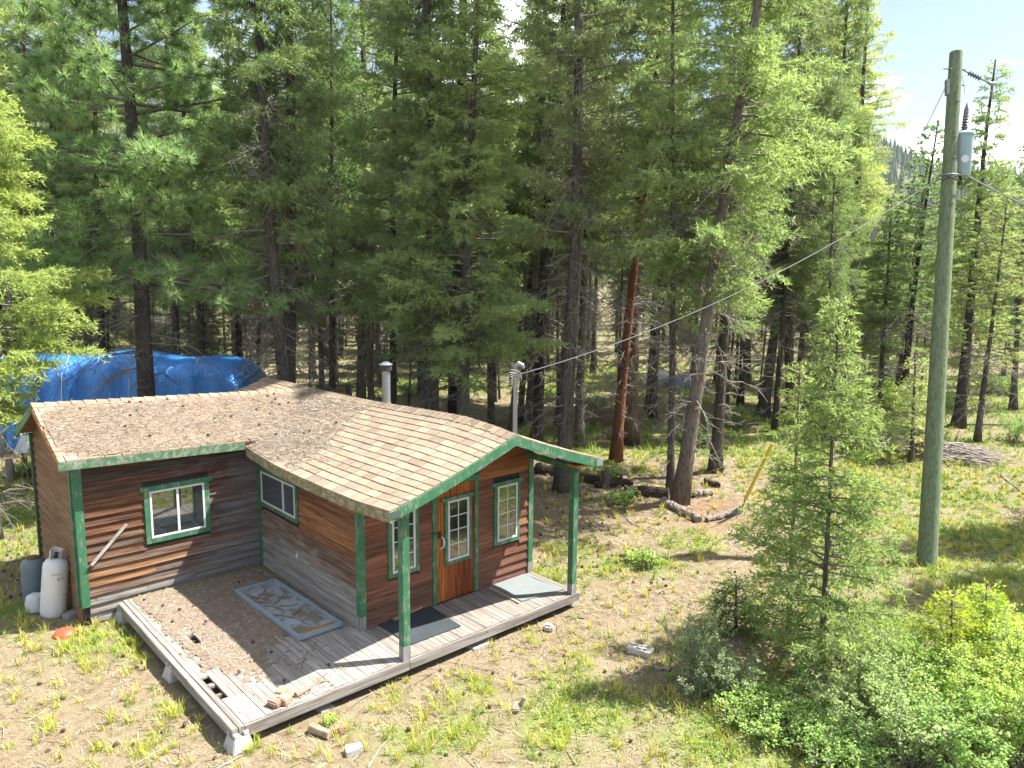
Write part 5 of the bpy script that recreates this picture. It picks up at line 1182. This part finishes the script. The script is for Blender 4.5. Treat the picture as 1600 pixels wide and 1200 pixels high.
while n < 60:                                    # pole-thin trunks
    dep = 25+br.random()*38; px = br.uniform(250, 1340); lat = (px-800)/FPX*dep
    if (890 < px < 1130 and dep < 31) or (px < 450 and dep < 28.5) or any((lat-a)**2+(dep-b_)**2 < .8 for a, b_ in placed): n += .2; continue
    placed.append((lat, dep)); n += 1
    b_ = CAM*[1, 1, 0]+fh*dep+rh*lat; b_[2] = float(ground_z(b_[0], b_[1])); k = ['D0', 'F5', 'F7', 'F5'][br.integers(4)]; v = br.uniform(.6, 1.2)
    tree(k, b_, b_+np.array([br.normal(0, .05), br.normal(0, .05), 1]), br.uniform(11, 17), br.uniform(.045, .085), br.uniform(.5, .75), 'fir_tree', 'pole-thin dead-twigged conifer among the trunks behind the cabin', 'pole-thin conifers behind the cabin', [GRY, BRI, FIRG][br.integers(3)], (v, v*.95, v*.9), br.uniform(0, 6.28))
n = 0
while n < 46:
    dep = 33+br.random()*60; px = br.uniform(1335, 1680); yt = br.uniform(285, 400)
    far_tree(px, dep, ['F4', 'F6', 'P1', 'F6', 'F4', 'F1'], 5.8+(420-yt)/FPX*dep, 'small conifer in the thin wood beyond the utility pole', 'conifers beyond the utility pole', [BRI, YEL, FIRG, BRI]); n += 1

n = 0
while n < 66:
    dep = 27+br.random()**1.2*45; px = br.uniform(-100, 1335)
    if px < 450 and dep < 29: n += .25; continue
    if (880 < px < 1250 and dep < 46) or (480 < px < 660 and dep < 38) or (690 < px < 860 and dep < 36): n += .25; continue
    far_tree(px, dep, ['D0', 'F6', 'D1', 'D2', 'P1', 'D1', 'D2'], br.uniform(4.0, 9.0), 'low thicket conifer with grey dead twigs deep in the wood', 'low thicket conifers deep in the wood', [GRY, FIRG, BRI, GRY]); n += 1
print('tris', {k: v.ntri for k, v in PR.items()})
# ------------------------------------------------------------------ shrubs
def gen_shrub(seed, H, R, stems, leaves, ls, twig=.006):
    r = np.random.default_rng(seed); A = np.stack([r.normal(0, R*.22, stems), r.normal(0, R*.22, stems), np.zeros(stems)], 1); az = r.random(stems)*6.283; sp = R*r.uniform(.15, 1, stems); hh = H*r.uniform(.55, 1.05, stems)*np.sqrt(np.maximum(.15, 1-.55*(sp/R)**2))
    C = A+np.stack([np.cos(az)*sp, np.sin(az)*sp, hh], 1); Bm = A*.55+C*.45; Bm[:, 2] += .12*hh
    parts = [sticks(A, Bm, C, np.full(stems, twig*1.3), np.full(stems, twig*.5))]
    k = np.repeat(np.arange(stems), 6); n = len(k); s = r.uniform(.3, 1, n)[:, None]; p = np.where(s < .5, A[k]+(Bm[k]-A[k])*s*2, Bm[k]+(C[k]-Bm[k])*(s*2-1)); d = nrm(r.normal(0, 1, (n, 3))+[0, 0, .5]); e = p+d*(R*.38*r.uniform(.3, 1, n))[:, None]; e[:, 2] = np.maximum(e[:, 2], .03)
    parts.append(sticks(p, (p+e)/2, e, np.full(n, twig*.7), np.full(n, twig*.3)))
    j = r.integers(0, n, leaves); q = r.uniform(.2, 1.08, leaves)[:, None]; c = p[j]*(1-q)+e[j]*q+r.normal(0, ls*.6, (leaves, 3)); c[:, 2] = np.maximum(c[:, 2], .02)
    D = nrm(r.normal(0, 1, (leaves, 3))*[1, 1, .5]); N = nrm(np.cross(D, r.normal(0, .55, (leaves, 3))+[0, 0, .7])); L = ls*r.uniform(.6, 1.25, leaves)
    V = np.stack([c-D*L[:, None]*.5, c+N*L[:, None]*.30, c+D*L[:, None]*.5, c-N*L[:, None]*.30], 1).reshape(-1, 3); F = np.arange(4*leaves).reshape(-1, 4)
    bt = r.normal(.45, .2, n); tint = np.clip(bt[j]+r.normal(0, .15, leaves), 0, 1); V2, F2 = merge(parts)
    return mesh_np('stems', V2, F2, M_LIMB), mesh_np('foliage', V, [F], M_LEAF, tint=np.repeat(tint, 4))
SH = [gen_shrub(51, 1.0, .6, 44, 7000, .034), gen_shrub(52, 1.0, .75, 56, 8000, .037), gen_shrub(53, .5, .6, 70, 6500, .033), gen_shrub(54, 1.0, .6, 30, 2600, .04), gen_shrub(55, .3, .25, 16, 420, .05)]
def shrub(k, px, py, H, Rr, leaf, label, group=None, name='shrub', rz=None):
    p = on_ground(px, py); o = thing(name, label, 'shrub' if name == 'shrub' else 'plant', tuple(p), (0, 0, random.uniform(0, 6.28) if rz is None else rz), group)
    h0 = (1.0, 1.0, .5, 1.0, .3)[k]; r0 = (.6, .75, .6, .6, .25)[k]; s = (Rr/r0, Rr/r0, H/h0)
    a = link('stems', SH[k][0], o); a.scale = s; b = link('foliage', SH[k][1], o, leaf); b.scale = s; return o
GG_ = (.27, .33, .19); PG = (.31, .40, .165); LG_ = (.29, .41, .10); YG = (.38, .48, .11); MG_ = (.26, .39, .11)
shrub(0, 1090, 1075, 1.15, .52, GG_, 'grey-green bushy shrub left of the young firs')
shrub(0, 1128, 1090, .75, .50, GG_, 'low grey-green shrub between the bushy shrub and the young firs')
shrub(2, 1185, 1120, .42, .75, LG_, 'low bright green shrub in the shade before the young firs')
shrub(2, 1265, 1150, .45, .85, MG_, 'spreading green shrub in front of the taller young fir')
shrub(1, 1345, 1135, 1.05, .80, PG, 'pale silvery-leaved shrub right of the young firs')
shrub(3, 1395, 1190, 1.1, .70, PG, 'twiggy half-bare shrub at the bottom of the view')
shrub(1, 1450, 1120, 1.05, .80, LG_, 'fresh green shrub under the fir seedlings')
shrub(1, 1525, 1150, 1.15, .90, YG, 'lime-green bushy shrub near the bottom right corner')
shrub(1, 1600, 1100, 1.2, .9, YG, 'tall yellow-green shrub cut by the right edge')
shrub(2, 1570, 1020, .6, .9, YG, 'low yellow-green shrub right of the lime seedling')
shrub(0, 1480, 1200, 1.0, .8, MG_, 'dense mid-green shrub at the bottom edge right of the twiggy one')
shrub(1, 1590, 1200, 1.1, .8, LG_, 'leafy green shrub filling the bottom right corner')
shrub(2, 1400, 1050, .55, .8, LG_, 'low green shrub between the silvery shrub and the seedlings')
shrub(2, 1330, 1195, .5, .7, MG_, 'low dark green shrub below the silvery shrub')
shrub(4, 1010, 888, .40, .34, LG_, 'soft green weed clump on the bare ground right of the porch')
shrub(4, 985, 878, .25, .25, YG, 'small lime weed left of the soft green clump')
shrub(4, 450, 1118, .26, .17, LG_, 'leafy green weed growing against the front rim of the deck', rz=0)
shrub(4, 512, 1132, .14, .12, YG, 'tiny lime weed behind the tan log')
shrub(4, 955, 752, .45, .35, LG_, 'small green bush beside the grey stump')
shrub(4, 975, 785, .35, .5, MG_, 'low green weeds in front of the charred log')
shrub(3, 1395, 655, 1.6, 1.1, YG, 'yellow-green bush in the grass left of the utility pole')
shrub(3, 1345, 640, 1.5, 1.0, LG_, 'green bush behind the tops of the young firs')
shrub(2, 1365, 690, .8, 1.1, MG_, 'low green bush before the small trees left of the pole')
shrub(2, 35, 745, .45, .55, LG_, 'green weeds round the orange post at the left edge')
for k, px, py, H, Rr, lf, lab in ((2, 930, 640, .6, .8, LG_, 'low bush behind the brown brush pile and the orange-red trunk'), (2, 1075, 690, .6, .9, MG_, 'low green bush between the thin stem and the leaning tree'),
    (3, 1155, 668, .9, .8, LG_, 'sparse upright bush left of the stout fir foot'), (2, 1270, 640, .8, 1.0, YG, 'yellow-green bush among trunks behind the left young fir tip'), (3, 1395, 612, 1.2, 1.0, LG_, 'tall loose bush at the foot of the two dark pines'),
    (2, 1470, 640, .8, 1.2, YG, 'sunlit yellow-green bush just right of the utility pole, far back'), (2, 1560, 615, .9, 1.3, LG_, 'broad green bush between the far trunks near the right edge'), (3, 1590, 690, 1.0, .9, MG_, 'loose green bush cut by the right edge beyond the pole'),
    (2, 860, 625, .7, .9, YG, 'small lime bush in the clearing right of the service mast'), (2, 640, 618, .7, 1.0, YG, 'lime bush in front of the far grey shed by the stove pipe')):
    shrub(k, px, py, H, Rr, lf, lab)
# ------------------------------------------------------------------ grass, straw, weeds, litter (nobody could count these)
def inside_footprint(x, y, m_=.0):
    a = (x > -2.56-m_) & (x < 3.62+m_) & (y > -1.27-m_) & (y < 3.52); b = (x > -3.05-m_) & (x < 3.62) & (y >= 3.5-m_) & (y < 8.0); return a | b
fr_l, fr_r = -.72, .72
def sample(n, dmin, dmax, power, r, extra=None, lat=.74):
    d = dmin+(dmax-dmin)*r.random(n)**power; s = r.uniform(-lat, lat, n)*d
    p = CAM[None, :2]+fh[None, :2]*d[:, None]+rh[None, :2]*s[:, None]; ok = ~inside_footprint(p[:, 0], p[:, 1]); p = p[ok]; d = d[ok]
    return p, d
def blades(p, L, Wd, lean, r, droop=.3):
    n = len(p); az = r.random(n)*6.283; dirh = np.stack([np.cos(az), np.sin(az), np.zeros(n)], 1); B0 = np.concatenate([p, ground_z(p[:, 0], p[:, 1])[:, None]-.005], 1)
    T = dirh*np.sin(lean)[:, None]+np.array([0, 0, 1.])*np.cos(lean)[:, None]; T2 = dirh*np.sin(lean+droop)[:, None]+np.array([0, 0, 1.])*np.cos(lean+droop)[:, None]
    side = np.stack([-np.sin(az), np.cos(az), np.zeros(n)], 1)*(Wd/2)[:, None]; mid = B0+T*(L*.55)[:, None]; tip = mid+T2*(L*.45)[:, None]
    tip[:, 2] = np.maximum(tip[:, 2], B0[:, 2]+.012); mid[:, 2] = np.maximum(mid[:, 2], B0[:, 2]+.012)
    V = np.stack([B0-side, B0+side, mid-side*.8, mid+side*.8, tip], 1).reshape(-1, 3); b = np.arange(n)*5
    return V, [np.stack([b, b+1, b+3, b+2], 1), np.stack([b+2, b+3, b+4], 1)]
gr = np.random.default_rng(71)
t = MT('dry_straw'); tn = t.n('ShaderNodeAttribute', _attribute_name='tint').outputs['Fac']
t.done(t.ramp(tn, (0.0, (.12, .08, .05)), (.35, (.25, .185, .115)), (.75, (.41, .34, .225)), (1.0, (.56, .50, .39))), .8); M_STRAW = t.m
# lying straw and needles
p, d = sample(92000, 5.5, 24, .8, gr); g = green_at(p[:, 0], p[:, 1]); ok = gr.random(len(p)) < (1-.55*g); p, d = p[ok], d[ok]; n = len(p)
V, F = blades(p, gr.uniform(.035, .14, n)*(1+d*.02), .0026+.00055*d*gr.uniform(.6, 1.4, n), gr.uniform(1.05, 1.52, n), gr, .25)
tagit(link('dry_grass', mesh_np('dry_grass', V, F, M_STRAW, tint=np.repeat(np.clip(gr.normal(.5, .25, n), 0, 1), 5))), 'dry straw and needles lying over the ground', 'dry grass', kind='stuff')
def tuftset(name, label, centers, per, L, rad, Wd, color, mat, lean=(.05, .75), seed=1):
    r = np.random.default_rng(seed); n = len(centers); k = np.repeat(np.arange(n), per); m_ = len(k); a = r.random(m_)*6.283; q = np.sqrt(r.random(m_))*rad[k]
    p = centers[k]+np.stack([np.cos(a)*q, np.sin(a)*q], 1); ok = ~inside_footprint(p[:, 0], p[:, 1]); p, k = p[ok], k[ok]; m_ = len(p)
    V, F = blades(p, L[k]*r.uniform(.5, 1.15, m_), Wd[k]*r.uniform(.7, 1.3, m_), r.uniform(*lean, m_), r, .45)
    o = link(name, mesh_np(name, V, F, mat, tint=np.repeat(np.clip(r.normal(.5, .25, m_), 0, 1), 5)), None, color); tagit(o, label, 'grass', kind='stuff')
# scattered green tufts follow the green parts of the ground
p, d = sample(30000, 5.5, 30, .75, gr); g = green_at(p[:, 0], p[:, 1]); ok = gr.random(len(p)) < g*.55+.012; p, d = p[ok][:5200], d[ok][:5200]
tuftset('grass', 'green grass tufts growing through the dry litter', p, 11, gr.uniform(.08, .22, len(p)), gr.uniform(.03, .10, len(p)), .004+.0007*d, (.19, .26, .05), M_GRASS, seed=2)
p, d = sample(20000, 5.5, 24, .8, gr); g = green_at(p[:, 0], p[:, 1]); ok = gr.random(len(p)) < g*.3+.10; p, d = p[ok][:2400], d[ok][:2400]
tuftset('grass', 'yellowing bunch grass scattered over the dry ground', p, 16, gr.uniform(.10, .26, len(p)), gr.uniform(.02, .07, len(p)), .003+.0006*d, (.40, .36, .09), M_GRASS, seed=3)
C = np.array([on_ground(*q)[:2] for q in ((150, 1000), (175, 1018), (205, 1003), (215, 1020), (135, 1035), (148, 1045), (165, 990), (195, 985), (120, 1000), (145, 980), (640, 1045), (655, 1040), (610, 1058), (690, 1018), (705, 1012), (722, 1006), (718, 1014), (625, 1050), (590, 1060), (575, 1068),
    (760, 1078), (756, 1086), (752, 1072), (683, 1106), (688, 1098), (905, 1030), (912, 1040), (920, 1020), (725, 1150), (718, 1160), (735, 1140), (655, 1165), (228, 1165), (235, 1170), (218, 1168), (275, 1110), (268, 1115), (155, 1180), (880, 1150), (860, 1165), (900, 1100), (615, 1090), (620, 1096), (830, 1000), (1060, 1020), (385, 1170), (390, 1166), (60, 1150), (80, 1105))])
C = np.repeat(C, 5, 0)+gr.normal(0, .11, (len(C)*5, 2)); n = len(C)
tuftset('grass', 'vivid green-yellow grass clumps near the deck and cabin', C, 30, gr.uniform(.05, .26, n)*gr.uniform(.6, 1, n), gr.uniform(.03, .13, n), gr.uniform(.004, .008, n), (.33, .36, .06), M_GRASS, (.05, .9), seed=4)
# far meadow grass
p, d = sample(90000, 22, 75, 1.0, gr, lat=.78); g = green_at(p[:, 0], p[:, 1]); ok = gr.random(len(p)) < g*g*.4+.006; p, d = p[ok][:3000], d[ok][:3000]
tuftset('grass', 'sunny grass on the forest floor between the trunks', p, 9, gr.uniform(.15, .35, len(p)), gr.uniform(.15, .40, len(p)), .0011*d, (.24, .30, .06), M_GRASS, seed=5)
# leafy ground cover at the lower right
def leafcover(name, label, p, r, ls, color, hmax):
    n = len(p); c = np.concatenate([p, ground_z(p[:, 0], p[:, 1])[:, None]+hmax*r.random((n, 1))**1.3+.01], 1); D = nrm(r.normal(0, 1, (n, 3))*[1, 1, .4]); N = nrm(np.cross(D, r.normal(0, .5, (n, 3))+[0, 0, 1.])); L = ls*r.uniform(.6, 1.3, n)
    V = np.stack([c-D*L[:, None]*.5, c+N*L[:, None]*.3, c+D*L[:, None]*.5, c-N*L[:, None]*.3], 1).reshape(-1, 3)
    tagit(link(name, mesh_np(name, V, [np.arange(4*n).reshape(-1, 4)], M_LEAF, tint=np.repeat(np.clip(r.normal(.5, .25, n), 0, 1), 4)), None, color), label, 'ground cover', kind='stuff')
p, d = sample(600000, 5.5, 19, .8, gr); g = green_at(p[:, 0], p[:, 1]); cl = .5+.5*np.sin(5.3*p[:, 0]+1.2*np.sin(3*p[:, 1]))*np.sin(4.7*p[:, 1]+1.1*np.sin(2.6*p[:, 0])); ok = gr.random(len(p)) < np.clip(g-.12, 0, 1)*cl*.8
sidew = (p-CAM[None, :2])@rh[:2]; ok &= (sidew > .5) | (gr.random(len(p)) < .15); p = p[ok][:75000]
leafcover('ground_cover', 'leafy green ground cover between the shrubs', p, gr, .030, (.24, .33, .07), .13)
# twigs and chips
t = MT('litter_chips'); tn = t.n('ShaderNodeAttribute', _attribute_name='tint').outputs['Fac']; t.done(t.ramp(tn, (0.0, (.09, .06, .045)), (.5, (.26, .19, .15)), (1.0, (.55, .49, .44))), .9); M_CHIP = t.m
p, d = sample(2600, 5.5, 24, .8, gr); n = len(p); az = gr.random(n)*6.283; L = gr.uniform(.06, .42, n)*gr.random(n); dv = np.stack([np.cos(az), np.sin(az), gr.normal(0, .05, n)], 1)
A = np.concatenate([p, ground_z(p[:, 0], p[:, 1])[:, None]+.012], 1); V, F = sticks(A-dv*L[:, None], A+gr.normal(0, .012, (n, 3))+[0, 0, .01], A+dv*L[:, None], .004+.005*gr.random(n), np.full(n, .003))
tagit(link('twig_litter', mesh_np('twig_litter', V, [F], M_CHIP, tint=np.repeat(np.clip(gr.normal(.55, .3, n), 0, 1), 9))), 'broken twigs littering the ground', 'twig litter', kind='stuff')
# cones lie about singly
b = MB(); b.tube_prof([(.004, 0), (.024, .008), (.032, .025), (.026, .048), (.012, .066), (.002, .072)], 7, (0, 0, 0))
M_CONE = plain('cone_brown', (.085, .05, .035), .9, .3, 40)
cone0 = b.build('pine_cone', M_CONE, smooth=False); cm = cone0.data; bpy.data.objects.remove(cone0)
def cone(p, label, group, s=1.0):
    o = link('pine_cone', cm); o.location = p; o.rotation_euler = (random.uniform(1.2, 1.9), random.uniform(-.4, .4), random.uniform(0, 6.28)); o.scale = (s,)*3; tagit(o, label, 'pine cone', group)
regs = [((840, 960), (780, 900), 70), ((0, 70), (850, 940), 30), ((900, 1200), (800, 930), 26), ((60, 420), (1020, 1190), 22), ((600, 1000), (1020, 1190), 22)]
for (xa, xb), (ya, yb), n in regs:
    for k in range(n):
        q = on_ground(random.uniform(xa, xb), random.uniform(ya, yb))
        if not inside_footprint(q[0:1], q[1:2], .1)[0]: cone((q[0], q[1], q[2]+.02), 'dark pine cone lying on the needle litter of the ground', 'pine cones on the ground', random.uniform(.6, 1.0))
# needle carpets on the deck and on the roof
t = MT('needle_carpet'); p_ = t.pos(); n1 = t.noise(p_, 45, 5, .75); n2 = t.noise(p_, 5, 5, .6); tn = t.n('ShaderNodeAttribute', _attribute_name='tint').outputs['Fac']
c = t.mix(n1, (.13, .09, .06), (.35, .275, .20)); c = t.mix(t.ramp(n2, (.45, 0.0), (.65, .6)), c, (.21, .16, .125)); c = t.mix(tn, c, (.20, .19, .03))
M_CARPET = t.done(c, .95, t.bump(n1, .8, .02), .1)
t = MT('fallen_needles'); tn = t.n('ShaderNodeAttribute', _attribute_name='tint').outputs['Fac']; t.done(t.ramp(tn, (0.0, (.14, .10, .07)), (.5, (.34, .285, .225)), (1.0, (.62, .57, .51))), .85); M_FALLEN = t.m
def carpet(name, label, fn, u0, u1, v0, v1, nu, nv, mask, thick, nst, seed, Ls=(.06, .14), w_=.006, moss=None):
    """fn(u, v) -> point on the surface; mask(u, v) in 0..1 says how deep the litter lies"""
    r = np.random.default_rng(seed); V = np.zeros(((nu+1)*(nv+1), 3)); K = np.zeros((nu+1)*(nv+1)); T = np.zeros(len(K))
    for a in range(nu+1):
        for b_ in range(nv+1):
            u, v = u0+(u1-u0)*a/nu, v0+(v1-v0)*b_/nv; k = a*(nv+1)+b_; q = fn(u, v); m_ = mask(u, v)+r.normal(0, .20); K[k] = m_
            V[k] = (q[0], q[1], q[2]+(.004+thick*min(1, max(0, (m_-.35)*2.2))*r.uniform(.6, 1.2) if m_ > .35 else -.006)); T[k] = moss(u, v) if moss else 0
    a = np.arange(nu)[:, None]*(nv+1)+np.arange(nv)[None, :]; a = a.ravel(); F = np.stack([a, a+nv+1, a+nv+2, a+1], 1); F = F[(K[F] > .30).sum(1) >= 3]
    o = link(name, mesh_np(name, V, [F], M_CARPET, tint=T)); tagit(o, label, 'pine litter', kind='stuff')
    U, W_ = r.uniform(u0, u1, nst*3), r.uniform(v0, v1, nst*3); P = []
    for u, v in zip(U, W_):
        if r.random() < min(1, max(0, mask(u, v)*1.5-.12)): P.append(np.array(fn(u, v))+[0, 0, .006+thick*max(0, min(1, (mask(u, v)-.35)*2.2))*1.0])
        if len(P) >= nst: break
    P = np.array(P); n = len(P); az = r.random(n)*6.283; L = r.uniform(*Ls, n); D = np.stack([np.cos(az), np.sin(az), r.normal(.02, .14, n)], 1); S_ = np.stack([-np.sin(az), np.cos(az), r.normal(0, .3, n)], 1)*w_/2
    V = np.stack([P-S_, P+S_, P+D*L[:, None]+[0, 0, .004]], 1).reshape(-1, 3)
    tagit(link('fallen_needles', mesh_np('fallen_needles', V, [np.arange(3*n).reshape(-1, 3)], M_FALLEN, tint=np.repeat(np.clip(r.normal(.5, .28, n), 0, 1), 3))), label.replace('carpet', 'loose needles'), 'pine litter', kind='stuff')
def wob(u, v): return .5+.28*math.sin(2.3*u+1.1*math.sin(1.9*v))+.22*math.sin(5.1*v-1.7*u)+.12*math.sin(11*u+3*v)+.1*math.sin(9*v-4*u)
def dmask(x, y):
    edge = sstep(-2.45, -2.15, x)*sstep(.0, .25, -x+.06); front = sstep(-.55, 1.15, y+.35*math.sin(2.6*x)+.25*math.sin(6*x))
    lane = sstep(-.9, .3, y) if x < -1.6 else front
    return float(edge*(.52*front+.20*lane+.50*(wob(x*1.5, y*1.5)-.45)+.28*sstep(2.2, 3.3, y)))*float(sstep(.02, .1, abs(x+2.04)+max(0, abs(y-1.38)-.18)))*float(sstep(.05, .14, max(abs(x+2.25)-.06, abs(y+.18)-.4, 0)))
carpet('pine_litter', 'brown carpet of pine needles over the back of the deck', lambda x, y: (x, y, .002), -2.36, -.03, -1.15, 3.46, 70, 120, dmask, .022, 11000, 5, (.05, .12), .0055, moss=lambda x, y: float(sstep(.45, .0, min(-x, 3.5-y+.12))*sstep(.6, 1.2, y)*.8))
def amask(s, x):
    return float(sstep(-3.15, -2.6, x+.5*math.sin(3*s))*(.75+.35*(wob(x, s*3)-.5))*sstep(1.02, .80, s)*(1 if zB(*roofA(s, x)[:2]) < roofA(s, x)[2]+.01 else 0)*sstep(-.03, .02, s))
carpet('pine_litter', 'grey-brown carpet of pine needles over the long roof slope', lambda s, x: roofA(s, x)+[0, 0, .014], 0, 1, -3.2, 1.85, 40, 90, amask, .018, 15000, 6, (.06, .15), .0065)
def bmask(s, y):
    q = roofB(s, y); 
    return float(sstep(.6, 3.0, y-.9*s+.4*math.sin(5*s)+.25*math.sin(3*y))*(.70+.6*(wob(s*4, y)-.5))*sstep(1.0, .90, s)*(1 if zA(q[0], q[1]) < q[2]+.01 else 0))
carpet('pine_litter', 'pale carpet of pine needles on the gabled roof near the valley', lambda s, y: roofB(s, y)+[0, 0, .014], 0.0, 1, 0, 5.1, 44, 90, bmask, .014, 11000, 7, (.06, .15), .0065)
for k in range(46):
    if k < 26: q = roofA(random.uniform(.1, .95), random.uniform(-2.8, 1.2)); lab, g_ = 'dark pine cone resting on the needle-covered long roof', 'pine cones on the long roof'
    elif k < 30: q = roofB(random.uniform(.2, .9), random.uniform(2, 3.4)); lab, g_ = 'dark pine cone resting on the gabled roof', 'pine cones on the gabled roof'
    else: q = (random.uniform(-2.2, -.3), random.uniform(-.9, 3.2), 0); lab, g_ = 'dark pine cone lying on the deck', 'pine cones on the deck'
    s_ = .72
    if g_.endswith('deck') and -.95 < q[0] < -.15 and .2 < q[1] < 2.6: continue
    cone((q[0], q[1], q[2]+.045), lab, g_, .75)
